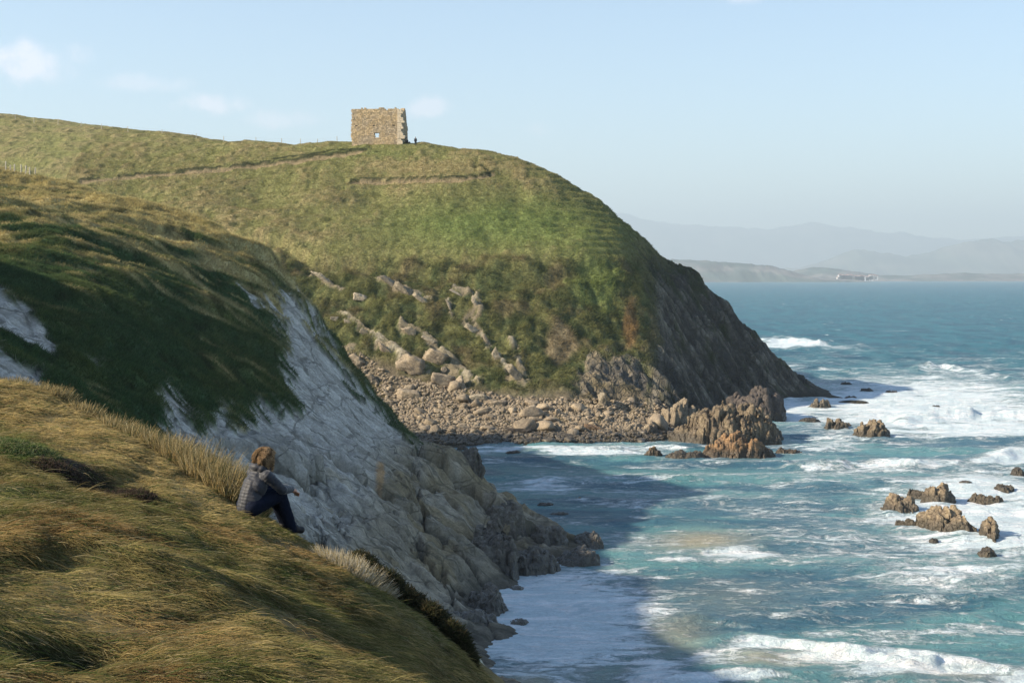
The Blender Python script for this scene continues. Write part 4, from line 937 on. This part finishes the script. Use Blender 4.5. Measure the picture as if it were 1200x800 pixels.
crag('sea_crag', 1026, 514, 52, 36, MAT_ROCK_GOLD, 'taller jagged ochre islet off the point with surf breaking on its right', 827, depth=3.2, peaks=[(-.55, .75, .25), (-.05, 1.1, .3), (.35, .8, .25), (.75, .45, .2)], cell=.6, group=g1)
crag('sea_crag', 963, 478, 32, 20, MAT_ROCK_TAN, 'grey brown rock in the spray at the tip of the headland', 829, peaks=[(-.3, .7, .3), (.3, 1, .4)], cell=.7, group=g1)
crag('sea_crag', 950, 494, 30, 8, MAT_ROCK_DARK, 'low black rock awash left of the ochre islets', 831, group=g1)
for px, py, w, h, lab in [(992, 450, 16, 5, 'first small black reef from the headland tip'), (1016, 458, 20, 7, 'second small black reef from the headland tip'), (1046, 460, 20, 5, 'third small black reef from the headland tip'), (1097, 477, 14, 5, 'farthest small dark reef out in the white water'), (998, 466, 18, 4, 'flat black reef just below the first two reefs'), (1090, 487, 12, 3, 'tiny dark reef beside the breaking wave')]:
    crag('reef', px, py, w, h, MAT_ROCK_DARK, lab, 840 + px, res=40, group=g1, cat='reef')
for px, py, w, h, dpt, tl, mt, pk, lab in [
    (1060, 602, 46, 32, 2.6, 15, MAT_ROCK_GOLD, [(-.35, 1, .45), (.35, .85, .4), (.75, .5, .3)], 'rounded ochre rock leftmost in the white water'),
    (1080, 583, 26, 16, 1.6, 40, MAT_ROCK_GOLD, [(.1, 1, .5)], 'small ochre rock behind the leftmost rounded one'),
    (1106, 591, 52, 34, 2.4, -8, MAT_ROCK_GOLD, [(-.45, .95, .35), (.1, 1.05, .35), (.6, .6, .35)], 'broad ochre rock with a dark right side in the white water'),
    (1116, 627, 42, 46, 3.6, 40, MAT_ROCK_GOLD, [(-.5, .6, .4), (.1, .9, .4), (.6, 1.1, .35)], 'tall slanting ochre rock below the broad one'),
    (1064, 617, 18, 13, 1.2, 60, MAT_ROCK_GOLD, [(0, 1, .6)], 'little rock just below the leftmost rounded one'),
    (1180, 577, 30, 14, 1.8, 10, MAT_ROCK_GOLD, [(-.2, .9, .5), (.5, 1, .4)], 'upper arm of the hook shaped rock at the right edge'),
    (1160, 592, 20, 18, 2.2, 70, MAT_ROCK_GOLD, [(0, 1, .6)], 'lower arm of the hook shaped rock at the right edge'),
    (1172, 636, 24, 42, 4.2, -12, MAT_ROCK_GOLD, [(-.3, .8, .5), (.3, .9, .5)], 'long narrow upright rock near the right edge'),
    (1160, 650, 26, 12, 1.0, 0, MAT_ROCK_GOLD, [(0, 1, .6)], 'small rock at the foot of the long narrow one'),
    (1133, 566, 20, 5, .9, 0, MAT_ROCK_TAN, None, 'low flat rock behind the broad ochre one'),
    (1128, 610, 12, 6, .7, 0, MAT_ROCK_GOLD, None, 'tiny rock right of the tall slanting one'),
    (1121, 620, 9, 5, .6, 0, MAT_ROCK_GOLD, None, 'tiny rock low on the right of the tall slanting one'),
    (1096, 633, 13, 5, .6, 0, MAT_ROCK_DARK, None, 'tiny dark rock just below the tall slanting one'),
    (1196, 556, 20, 13, 1.4, 0, MAT_ROCK_DARK, [(0, 1, .6)], 'dark rock cut by the right edge above the hook shaped one')]:
    crag('sea_rock', px, py, w, h, mt, lab, 900 + px + py, depth=dpt, peaks=pk, tilt=tl, res=60, group=g2, cell=.7)
for px, py, w, h, mt, lab in [(541, 526, 14, 8, MAT_ROCK_RUST, 'small rust rock in the water off the boulder beach'), (677, 585, 13, 6, MAT_ROCK_PALE, 'small pale rock awash in mid cove'), (602, 530, 22, 4, MAT_ROCK_RUST, 'thin tan reef awash near the boulder beach'),
                          (640, 592, 26, 6, MAT_ROCK_DARK, 'thin black reef just behind the grey point'), (655, 603, 30, 5, MAT_ROCK_DARK, 'flat black reef beside the tip of the grey point')]:
    crag('reef', px, py, w, h, mt, lab, 950 + px, res=40, group='small reefs in the cove', cat='reef')
# blocks along the tip and the foot of the grey cliff
for i, (px, py, w, h, dpt, lab) in enumerate([
    (590, 612, 56, 44, 3.5, 'grey brown block standing highest on the cliff point'), (545, 560, 40, 52, 3.2, 'tall upright grey slab on the crest of the cliff point'), (643, 640, 62, 40, 3.2, 'brown block next to the tip of the cliff point'),
    (690, 637, 46, 26, 2.5, 'dark rounded boulder at the very tip of the cliff point'), (680, 662, 70, 24, 2.2, 'dark flat wet slab lying in front of the tip'), (620, 672, 84, 42, 3.0, 'dark wet block at the waterline of the cliff point'),
    (575, 690, 70, 60, 4.0, 'grey block above the waterline in the cliff foot'), (568, 722, 60, 44, 2.6, 'upright dark slab at the foot of the grey cliff'), (545, 742, 110, 34, 2.2, 'long slanting wet slab nearest the beach'), (608, 733, 34, 10, 1.2, 'low dark rock ending the slanting slab'),
    (606, 692, 26, 7, 1.0, 'small wet rock in the foam below the cliff')]):
    Y = YW(max(py, 655)) if py > 655 else {0: 131, 1: 138, 2: 129.5, 3: 131}[i]
    if i == 6: Y = 118
    z0 = max(float(B.at((px - 600) / F * Y, Y)) - 1.0, -.1) if i in (0, 1, 6) else -.1
    o = crag('cliff_block', px, py, w, h, MAT_ROCK_GREY if i in (0, 1, 6) else MAT_ROCK_GREY, lab, 980 + i, depth=dpt, peaks=[(-.4, .8, .45), (.2, 1.05, .45)], loc=((px - 600) / F * Y, Y), res=80, cat='rock', group='blocks at the foot of the grey cliff', cell=.9, tilt=20)
    o.location.z = z0 if i not in (0, 1) else CAMZ + (HOR - py) / F * Y - .3
print('crags', time.time() - T0)

# ================================================================== vegetation on the hills
# turf and scrub of the cliff hill
x = rng.uniform(-76, 8, 1700000); y = rng.uniform(58, 180, len(x)); z = B.at(x, y); k = cull(x, y, z, 40) & (B.at(x, y, B.rock) < .4) & (z > 1)
x, y, z = x[k][:560000], y[k][:560000], z[k][:560000]; c = B.at(x, y, B.col)
v = fbm(x / 1.1, y / 1.6, 3, 311); n_ = len(x)
d = np.stack([.08 + rng.normal(0, .4, n_), -.15 + rng.normal(0, .4, n_), .55 + .5 * rng.random(n_)], -1); d /= np.linalg.norm(d, axis=1, keepdims=True)
hair('hillside_grass', np.stack([x, y, z - .05], -1), d, (.25 + .4 * rng.random(n_)) * (1 + .5 * v), np.full(n_, .018), np.clip(c * (.65 + .75 * rng.random((n_, 1))) * (1 + .35 * v[:, None]), .008, .6), MAT_GRASS, droop=.3, npts=3, kind='stuff')
# turf, heath and bushes of the far headland
x = rng.uniform(-95, 50, 1600000); y = rng.uniform(232, 345, len(x)); z = C.at(x, y); cr = C.at(x, y, c_rock); k = cull(x, y, z, 30) & (cr < rng.random(len(x)) * .8) & (z > 3)
x, y, z = x[k][:520000], y[k][:520000], z[k][:520000]; c = C.at(x, y, C.col); lw = C.at(x, y, low)
v = fbm(x / 2.6, y / 2.6, 3, 321); n_ = len(x)
d = np.stack([.25 + rng.normal(0, .55, n_), -.2 + rng.normal(0, .5, n_), .6 + .5 * rng.random(n_)], -1); d /= np.linalg.norm(d, axis=1, keepdims=True)
hair('headland_grass', np.stack([x, y, z - .08], -1), d, (.22 + .3 * rng.random(n_)) * (1 + .5 * v + 2.2 * lw * np.clip(v + .3, 0, 1)) * np.interp(z, [50, 56], [1, .55]), np.full(n_, .035), np.clip(c * (.64 + .78 * rng.random((n_, 1))) * (1 + (.16 + .4 * lw[:, None]) * v[:, None]), .008, .6), MAT_GRASS, droop=.25, npts=3, kind='stuff')
print('veg', time.time() - T0)

# tall pale grass standing behind the crest of the spur
def crest_pt(px, back=0.):
    Y = np.interp(px, [c_[0] for c_ in crest], [c_[2] for c_ in crest]); return (px - 600) / F * Y + back * .15, Y + back
pale = [(.52, .43, .24), (.38, .30, .15), (.24, .19, .09), (.46, .33, .14), (.12, .11, .05), (.09, .10, .04)]
tall = [(12, .32, .26, 'pale wind blown grass tuft at the left edge on the crest of the spur'), (52, .3, .28, 'second pale tuft from the left on the crest of the spur'),
        (95, .32, .26, 'third pale tuft from the left where the dark heather begins'), (130, .34, .32, 'dark tipped tuft standing above the long crest grass'), (160, .36, .38, 'straw coloured tuft in the middle of the crest row'),
        (188, .4, .46, 'tall straw tuft beginning the thick stand left of the seated person'), (212, .42, .54, 'thick tall straw tuft in the stand left of the seated person'), (238, .42, .62, 'tallest golden tuft in the stand left of the seated person'), (262, .38, .6, 'golden tuft ending the stand just behind the seated person')]
for i, (px, r_, h_, lab) in enumerate(tall):
    x, y = crest_pt(px, .45); clump('grass_clump', lab, x, y, A, r_ * 1.15, h_ * 1.25, 1500, pale, 50 + i, rb=.0035, group='pale grass tufts along the crest of the spur', lean=(.3, -.05), upright=1.0)
x, y = crest_pt(405, .5)
clump('grass_clump', 'silvery pale grass tuft just below the feet of the seated person', x, y, A, .42, .34, 2600, [(.6, .54, .42), (.5, .42, .27), (.42, .33, .16)], 71, rb=.003, lean=(.2, 0), upright=.9, oval=(1.2, .8))
# dark heather bushes on the bank behind the spur
hb = [(.035, .038, .018), (.06, .055, .025), (.09, .07, .035), (.045, .05, .02)]
for i, (px, py, w_, lab) in enumerate([(432, 668, 44, 'brown green heather bush beside the silvery grass tuft'), (462, 690, 46, 'dark heather bush second in the row behind the crest'), (488, 712, 40, 'dark heather bush in the middle of the row behind the crest'), (512, 728, 36, 'dark red brown heather bush at the drop of the bank'), (538, 752, 30, 'lowest small dark heather bush at the end of the row')]):
    Yc = float(np.interp(px, [c_[0] for c_ in crest], [c_[2] for c_ in crest])); Yb = Yc + 1.6; xb = (px - 600) / F * Yb; zt = CAMZ + (HOR - py) / F * Yb; gz = float(A.at(xb, Yb))
    h_ = max(.35, zt - gz + .22); clump('heather_bush', lab, xb, Yb, A, w_ / F * Yb * .62, h_, 5200, hb, 80 + i, rb=.006, flat=True, cat='bush', group='heather bushes behind the crest of the spur')
# low green plant and dark heather on the spur
x, y, z = W(12, 530, 17.4); clump('gorse_plant', 'low bright green shrub at the left edge of the spur', x, y, A, .6, .16, 5000, [(.10, .14, .045), (.07, .10, .03), (.17, .20, .08), (.2, .19, .09)], 91, rb=.004, flat=True, cat='shrub')
for i, (px, py, Y, r_, lab) in enumerate([(75, 540, 17.0, .42, 'dark purple brown heather patch beside the bright green shrub'), (118, 556, 16.9, .4, 'middle dark heather patch on the spur'), (158, 572, 16.9, .3, 'right end heather patch fading into the grass of the spur')]):
    x, y, z = W(px, py, Y); clump('heather_patch', lab, x, y, A, r_, .13, 3600, [(.06, .04, .032), (.1, .07, .05), (.04, .04, .02)], 95 + i, rb=.004, flat=True, cat='heather', oval=(1, .8))

# ================================================================== fences
mwood = M('weathered_post_wood'); a = mwood.noise(8, 5, .7, mwood.coord((1, 1, .2), True)); mwood.set(mwood.gain((.52, .47, .38), a, .7, 1.2), .9, .2); mwood.bump(a, .5, .02)
mwire = M('fence_wire'); mwire.set((.3, .28, .25), .5, .5)
def post_mesh(h, r, seed):
    g = random.Random(seed); V = []; n = 7
    for zz, rr in ((-.4, r), (0, r), (h * .55, r * .95), (h - .03, r * .9), (h, r * .6)):
        for i in range(n): a = i * 6.2832 / n; V.append((rr * math.cos(a) + zz * g.uniform(-.02, .02) * .2, rr * math.sin(a), zz))
    Fc = [(k * n + i, k * n + (i + 1) % n, (k + 1) * n + (i + 1) % n, (k + 1) * n + i) for k in range(4) for i in range(n)]
    me = bpy.data.meshes.new('post'); me.from_pydata(V, [], Fc + [tuple(range(4 * n, 5 * n))]); me.materials.append(mwood.m); return me
def fence(name, label, pts, fieldf, hs, r, seed, wires=(.45, .85)):
    x0, y0 = pts[0]; z0 = float(fieldf(x0, y0)); root = bpy.data.objects.new(name, None); COL.objects.link(root); root.location = (x0, y0, z0)
    root['label'] = label; root['category'] = 'fence'; tops = []
    for i, (x, y) in enumerate(pts):
        h = hs[i % len(hs)]; z = float(fieldf(x, y)); p = link('post', post_mesh(h, r, seed + i), root); p.location = (x - x0, y - y0, z - z0 - .05)
        p.rotation_euler = (random.uniform(-.05, .05), random.uniform(-.06, .06), 0); tops.append(((x - x0, y - y0, z - z0), h))
    for f_ in wires:
        V = []; n = 4
        for (p, h) in tops:
            for i in range(n): a = i * 1.5708; V.append((p[0], p[1] + .006 * math.cos(a), p[2] + h * f_ + .006 * math.sin(a)))
        me = bpy.data.meshes.new('wire'); me.from_pydata(V, [], [(k * n + i, k * n + (i + 1) % n, (k + 1) * n + (i + 1) % n, (k + 1) * n + i) for k in range(len(tops) - 1) for i in range(n)])
        me.materials.append(mwire.m); link('wire', me, root)
ny_ = 171
fence('fence', 'short fence of pale wooden posts on the dark hill crest at the left edge', [((px - 600) / F * Y, Y) for px, Y in [(-30, 176), (-12, 175), (7, 172), (12, 174), (17, 170.5), (25, 173), (30, 171), (35, 169.5), (41, 170)]], lambda x, y: B.at(x, y), [1.35, 1.5, 1.45, 1.2], .075, 5)
fp = [(-60, 336), (-20, 335), (18, 334), (40, 333), (68, 332), (95, 331), (119, 330), (150, 328), (190, 326), (230, 324), (262, 322), (300, 320.5), (330, 319), (352, 318), (372, 317), (395, 316)]
fence('pasture_fence', 'thin wire fence of small posts running along the skyline to the ruined tower', [((px - 600) / F * Y, Y) for px, Y in fp], lambda x, y: C.at(x, y), [1.2, 1.35, 1.0], .07, 30)

# ================================================================== people
def capsule(a, b, ra, rb, seg=14, rings=7):
    """tapered capsule as a closed lathe"""
    a = np.array(a, float); b = np.array(b, float); ax = b - a; L = np.linalg.norm(ax); ax = ax / max(L, 1e-6)
    t = np.array([0, 0, 1.]) if abs(ax[2]) < .9 else np.array([1., 0, 0]); u = np.cross(ax, t); u /= np.linalg.norm(u); v = np.cross(ax, u)
    prof = [(-ra * math.cos(i * math.pi / 2 / rings), ra * math.sin(i * math.pi / 2 / rings)) for i in range(0, rings + 1)]
    prof += [(L + rb * math.sin(i * math.pi / 2 / rings), rb * math.cos(i * math.pi / 2 / rings)) for i in range(0, rings + 1)]
    V = []; Fc = []
    for s, r in prof:
        for j in range(seg): q = j * 2 * math.pi / seg; V.append(a + ax * s + (u * math.cos(q) + v * math.sin(q)) * max(r, 1e-4))
    for i in range(len(prof) - 1):
        for j in range(seg): Fc.append((i * seg + j, i * seg + (j + 1) % seg, (i + 1) * seg + (j + 1) % seg, (i + 1) * seg + j))
    Fc.append(tuple(range(seg))[::-1]); Fc.append(tuple(range((len(prof) - 1) * seg, len(prof) * seg)))
    return V, Fc
def ball(c, r):
    bm = bmesh.new(); bmesh.ops.create_icosphere(bm, subdivisions=3, radius=1)
    V = [np.array(v.co) * np.array(r) + np.array(c) for v in bm.verts]; Fc = [tuple(v.index for v in f.verts) for f in bm.faces]; bm.free(); return V, Fc
def fuse(name, shapes, voxel, smooth, mat):
    """melt overlapping solids into one continuous skin"""
    V = []; Fc = []
    for sv_, sf in shapes: n = len(V); V += [tuple(q) for q in sv_]; Fc += [tuple(i + n for i in f) for f in sf]
    me = bpy.data.meshes.new(name + '_raw'); me.from_pydata(V, [], Fc)
    bm = bmesh.new(); bm.from_mesh(me); bmesh.ops.recalc_face_normals(bm, faces=bm.faces); bm.to_mesh(me); bm.free()
    o = bpy.data.objects.new(name + '_raw', me); COL.objects.link(o)
    r = o.modifiers.new('r', 'REMESH'); r.mode = 'VOXEL'; r.voxel_size = voxel; r.use_smooth_shade = True
    s_ = o.modifiers.new('s', 'SMOOTH'); s_.iterations = smooth; s_.factor = .5
    dg = bpy.context.evaluated_depsgraph_get(); me2 = bpy.data.meshes.new_from_object(o.evaluated_get(dg)); me2.name = name
    bpy.data.objects.remove(o); bpy.data.meshes.remove(me); me2.materials.clear(); me2.materials.append(mat)
    me2.polygons.foreach_set('use_smooth', np.ones(len(me2.polygons), bool)); return me2
def get_v(me): V = np.empty(len(me.vertices) * 3, np.float32); me.vertices.foreach_get('co', V); N = np.empty(len(me.vertices) * 3, np.float32); me.vertices.foreach_get('normal', N); return V.reshape(-1, 3), N.reshape(-1, 3)
mskin = M('skin'); mskin.set((.55, .29, .19), .5, .4); mskin.b.inputs['Subsurface Weight'].default_value = .1; mskin.b.inputs['Subsurface Radius'].default_value = (.02, .008, .004)
mjack = M('padded_jacket_nylon'); a = mjack.noise(30, 4, .6, mjack.coord((1, 1, 1), True)); mjack.set(mjack.gain((.022, .024, .031), a, .8, 1.2), .58, .35); mjack.b.inputs['Sheen Weight'].default_value = .2; mjack.bump(a, .35, .01)
mtro = M('navy_trousers'); a = mtro.noise(22, 4, .6, mtro.coord((1, 1, 1), True)); mtro.set(mtro.gain((.010, .013, .024), a, .8, 1.2), .95, .05); mtro.bump(a, .25, .01)
mshoe = M('dark_shoe'); mshoe.set((.02, .02, .022), .6, .3)
mhair = hair_mat('curly_hair', .25)

SC = 1.0
hip = {s: (0.0, .10 * s, .11) for s in (-1, 1)}; knee = {-1: (.415, -.115, .235), 1: (.43, .13, .25)}; ank = {-1: (.585, -.13, -.20), 1: (.62, .11, -.17)}
sh = {s: (.165, .185 * s, .515) for s in (-1, 1)}; elb = {-1: (.36, -.25, .315), 1: (.40, .24, .33)}; wri = {-1: (.60, -.085, .285), 1: (.61, .03, .285)}
neck = (.215, 0, .60); head = (.265, -.01, .725)
fingers = []
def hand(w, side):
    w = np.array(w); out = [capsule(w, w + np.array([.075, -side * .02, -.035]), .027, .034, 10, 4)]
    for i in range(4):
        b0 = w + np.array([.09, -side * (.0 - .0) + (i - 1.5) * .019, -.04 - .004 * abs(i - 1.5)]); L = (.030, .035, .033, .026)[i]
        b1 = b0 + np.array([L, -side * .012, -.018]); b2 = b1 + np.array([L * .35, -side * .016, -.026]); b3 = b2 + np.array([-.006, -side * .010, -.018])
        out += [capsule(b0 - np.array([.02, 0, -.005]), b1, .0105, .0095, 8, 3), capsule(b1, b2, .0095, .0085, 8, 3), capsule(b2, b3, .0085, .007, 8, 3)]
    t0 = w + np.array([.03, -side * .03, -.02]); t1 = t0 + np.array([.035, -side * .025, -.012]); t2 = t1 + np.array([.028, -side * .004, -.006])
    return out + [capsule(t0, t1, .014, .012, 8, 3), capsule(t1, t2, .012, .009, 8, 3)]
body_sh = [ball(head, (.098, .078, .118)), ball((.325, -.012, .672), (.040, .05, .048)), capsule(neck, (.245, 0, .67), .052, .052),
           capsule((.362, -.012, .735), (.375, -.012, .708), .010, .015, 8, 3), ball((.352, -.012, .682), (.014, .026, .010)), ball((.262, -.088, .715), (.020, .010, .030)), ball((.262, .068, .715), (.020, .010, .030)),
           ball((.347, -.042, .742), (.012, .014, .009)), ball((.347, .018, .742), (.012, .014, .009))]
for s in (-1, 1):
    body_sh += [capsule(hip[s], knee[s], .075, .055), capsule(knee[s], ank[s], .050, .036), capsule(ank[s], np.array(ank[s]) + (.11, 0, -.07), .034, .024), capsule(sh[s], elb[s], .045, .038), capsule(elb[s], wri[s], .036, .025)] + hand(wri[s], s)
body_sh += [capsule((0, 0, .14), (.06, 0, .33), .11, .11), capsule((.06, 0, .33), (.16, 0, .50), .12, .11), capsule(sh[-1], sh[1], .05, .05), capsule((.16, 0, .5), neck, .08, .05)]
px_, py_, Yp = 292, 600, 18.9
pxw, pyw, pz = W(px_, py_, Yp)
gz = float(A.at(pxw, pyw)); print('person ground', gz, 'want', pz)
pz -= .03
person = thing('person', fuse('person_body', body_sh, .0075, 3, mskin.m), 'seated person with curly light brown hair in a dark padded jacket looking out to sea', 'person', loc=(pxw, pyw, pz))
person.scale = (SC,) * 3; person.rotation_euler = (0, 0, math.radians(42))
# jacket
jc = [((-.01, 0, .10), (.02, 0, .24), .155, .15), ((.02, 0, .24), (.08, 0, .38), .15, .155), ((.08, 0, .38), (.15, 0, .50), .155, .125), (sh[-1], sh[1], .078, .078), ((.15, 0, .5), (.225, 0, .605), .11, .072)]
arms = []
for s in (-1, 1): arms += [(sh[s], elb[s], .078, .062), (elb[s], wri[s], .062, .046)]
tor = [ball((.03, 0, .2), (.145, .185, .16)), ball((.09, 0, .37), (.14, .20, .17)), ball((.01, 0, .12), (.14, .185, .09))]
jm = fuse('jacket', [capsule(*c_) for c_ in jc + arms] + tor, .009, 6, mjack.m)
V, N = get_v(jm); best = np.full(len(V), 9.); sv_ = np.zeros(len(V))
spine = [((-.01, 0, .0), (.05, 0, .3)), ((.05, 0, .3), (.22, 0, .62))]; acc = 0
for k_, (a_, b_) in enumerate(spine + [(c_[0], c_[1]) for c_ in arms]):
    a_ = np.array(a_); b_ = np.array(b_); L_ = np.linalg.norm(b_ - a_); ax = (b_ - a_) / L_; t_ = np.clip((V - a_) @ ax, 0, L_)
    dd = np.linalg.norm(V - a_ - t_[:, None] * ax, axis=1) - (.13 if k_ < 2 else .05); nn = dd < best
    sv_ = np.where(nn, (V - a_) @ ax + (acc if k_ in (1, 3, 5) else 0), sv_); best = np.where(nn, dd, best); acc = L_ if k_ in (0, 2, 4) else 0
q = np.abs(np.sin(sv_ * math.pi / .044 + .5 * n3(V[:, 0] * 9, V[:, 1] * 9, V[:, 2] * 9, 3)))
V = V + N * (.0055 * np.sqrt(q) - .004 + .006 * n3(V[:, 0] * 14, V[:, 1] * 14, V[:, 2] * 14, 4))[:, None]
jm.vertices.foreach_set('co', V.ravel()); jm.update(); link('jacket', jm, person)
hood = fuse('hood', [capsule((.13, -.10, .60), (.115, .10, .60), .055, .055), capsule((.13, -.10, .60), (.24, -.105, .60), .045, .032), capsule((.13, .10, .60), (.24, .105, .60), .045, .032), ball((.095, 0, .625), (.07, .11, .062)), ball((.15, 0, .57), (.07, .12, .05))], .009, 4, mjack.m)
link('hood', hood, person)
link('jacket_collar', fuse('jacket_collar', [capsule((.17, -.06, .60), (.27, -.06, .615), .035, .028), capsule((.17, .06, .60), (.27, .06, .615), .035, .028), capsule((.17, -.06, .6), (.17, .06, .6), .04, .04)], .009, 3, mjack.m), person)
tr = [ball((-.01, 0, .075), (.135, .175, .10))]
for s in (-1, 1): tr += [capsule(hip[s], knee[s], .122, .088), capsule(knee[s], np.array(ank[s]) + (.01, 0, -.05), .086, .066), ball(knee[s], (.088, .085, .085))]
tm = fuse('trousers', tr, .010, 5, mtro.m); V, N = get_v(tm); V = V + N * (.008 * fbm3(V[:, 0] * 11, V[:, 1] * 16, V[:, 2] * 9, 3, 8))[:, None]; tm.vertices.foreach_set('co', V.ravel()); tm.update(); link('trousers', tm, person)
for s in (-1, 1):
    a_ = np.array(ank[s]); link('shoe', fuse('shoe', [capsule(a_ + (-.02, 0, -.045), a_ + (.15, 0, -.072), .054, .050), capsule(a_ + (0, 0, 0), a_ + (.06, 0, -.04), .054, .054)], .010, 2, mshoe.m), person)
# curls
gh = np.random.default_rng(12); n_ = 5200
dn = gh.normal(0, 1, (n_, 3)); dn /= np.linalg.norm(dn, axis=1, keepdims=True)
keep = ~((dn[:, 0] > .42) & (dn[:, 2] < .55)) & (dn[:, 2] > -.75); dn = dn[keep]; n_ = len(dn)
roots = np.array(head) + dn * np.array([.095, .077, .112]) ; T = 9; tt = np.linspace(0, 1, T)
cl_ = np.floor(dn * 3.1 + gh.normal(0, .12, (n_, 3))); ph0 = (cl_ @ np.array([12.9, 78.2, 37.7])) % 6.28; Lh = .055 + .055 * ((cl_ @ np.array([3.3, 7.1, 5.7])) % 1) + .02 * gh.random(n_)
P = roots[:, None, :] + dn[:, None, :] * (Lh * .75)[:, None, None] * (tt ** .7)[None, :, None]
P[:, :, 2] -= (Lh * .35)[:, None] * tt[None, :] ** 1.8; P[:, :, 0] -= .035 * tt[None, :] ** 1.5
e1 = np.cross(dn, [0, 0, 1.]); e1 /= np.linalg.norm(e1, axis=1, keepdims=True) + 1e-6; e2 = np.cross(dn, e1)
w_ = ph0[:, None] + tt[None, :] * 11
P += (.026 * np.sqrt(tt))[None, :, None] * (np.cos(w_)[:, :, None] * e1[:, None, :] + np.sin(w_)[:, :, None] * e2[:, None, :])
hc = bpy.data.hair_curves.new('curly_hair'); hc.add_curves([T] * n_); hc.attributes['position'].data.foreach_set('vector', np.ascontiguousarray(P, np.float32).ravel())
ra = hc.attributes.get('radius') or hc.attributes.new('radius', 'FLOAT', 'POINT'); ra.data.foreach_set('value', np.full(n_ * T, .0024, np.float32))
ca = hc.attributes.new('Col', 'FLOAT_COLOR', 'CURVE'); cc_ = np.ones((n_, 4), np.float32); cc_[:, :3] = np.array([.36, .235, .125]) * (.3 + 1.0 * ((cl_ @ np.array([1.7, 4.1, 9.3])) % 1))[:, None] * gh.uniform(.7, 1.3, (n_, 1)); ca.data.foreach_set('color', cc_.ravel()); hc.materials.append(mhair)
link('hair', hc, person)
hcap = fuse('scalp_hair', [ball((.245, -.01, .742), (.100, .086, .112)), ball((.21, -.01, .69), (.075, .078, .085))], .012, 2, (lambda m_: (m_.set((.10, .055, .025), .8, .2), m_.m)[1])(M('hair_base'))); link('scalp_hair', hcap, person)

# standing walker beside the tower
wx_, wy_, _ = W(487, 166, 309); wz_ = float(C.at(wx_, wy_)) - .03
wsh = [ball((0, 0, 1.62), (.085, .08, .11)), capsule((0, 0, 1.42), (0, 0, 1.55), .055, .05)]
for s in (-1, 1): wsh += [capsule((0, .09 * s, .9), (.03 * s, .10 * s, .5), .08, .055), capsule((.03 * s, .10 * s, .5), (-.03 * s, .11 * s, .07), .052, .036), capsule((-.03 * s, .11 * s, .05), (.13 - .03 * s, .12 * s, .035), .04, .03), capsule((0, .19 * s, 1.38), (.0, .24 * s, 1.10), .045, .036), capsule((0, .24 * s, 1.10), (.1, .22 * s, .86), .034, .026), capsule((.1, .22 * s, .86), (.13, .22 * s, .78), .03, .02)]
wsh += [capsule((0, 0, .95), (0, 0, 1.3), .13, .14), capsule((0, -.17, 1.38), (0, .17, 1.38), .06, .06)]
walker = thing('person', fuse('walker_body', wsh, .02, 2, mskin.m), 'distant person in dark clothes standing on the skyline right of the ruined tower', 'person', loc=(wx_, wy_, wz_))
walker.rotation_euler[2] = 1.9; walker.scale = (1.12,) * 3
mdk = M('dark_coat'); mdk.set((.02, .025, .035), .8, .2)
wc_ = [capsule((0, 0, .85), (0, 0, 1.3), .17, .17), capsule((0, -.18, 1.37), (0, .18, 1.37), .075, .075)]
for s in (-1, 1): wc_ += [capsule((0, .19 * s, 1.38), (0, .25 * s, 1.10), .065, .055), capsule((0, .25 * s, 1.10), (.1, .22 * s, .88), .052, .042)]
link('coat', fuse('coat', wc_, .02, 3, mdk.m), walker)
link('trousers', fuse('walker_trousers', sum([[capsule((0, .09 * s, .9), (.03 * s, .10 * s, .5), .10, .075), capsule((.03 * s, .10 * s, .5), (-.03 * s, .11 * s, .1), .072, .055)] for s in (-1, 1)], []), .02, 2, mtro.m), walker)
link('dark_hair', fuse('dark_hair', [ball((-.015, 0, 1.645), (.092, .088, .11))], .02, 1, mdk.m), walker)
print('people', time.time() - T0)

# ================================================================== haze over the bay
hz = mesh_np('haze', box_v(-26000, 26000, -1200, 34500, -8, 1500), BOXF, None, False)
mh = bpy.data.materials.new('sea_haze'); mh.use_nodes = True; hn = mh.node_tree.nodes; hn.remove(hn['Principled BSDF'])
pv = hn.new('ShaderNodeVolumePrincipled'); pv.inputs['Color'].default_value = (.72, .88, 1.0, 1); pv.inputs['Density'].default_value = .00009; pv.inputs['Anisotropy'].default_value = .1
mh.node_tree.links.new(pv.outputs[0], hn['Material Output'].inputs['Volume']); hz.materials.append(mh)
link('haze', hz, kind='stuff')
print('total', time.time() - T0)
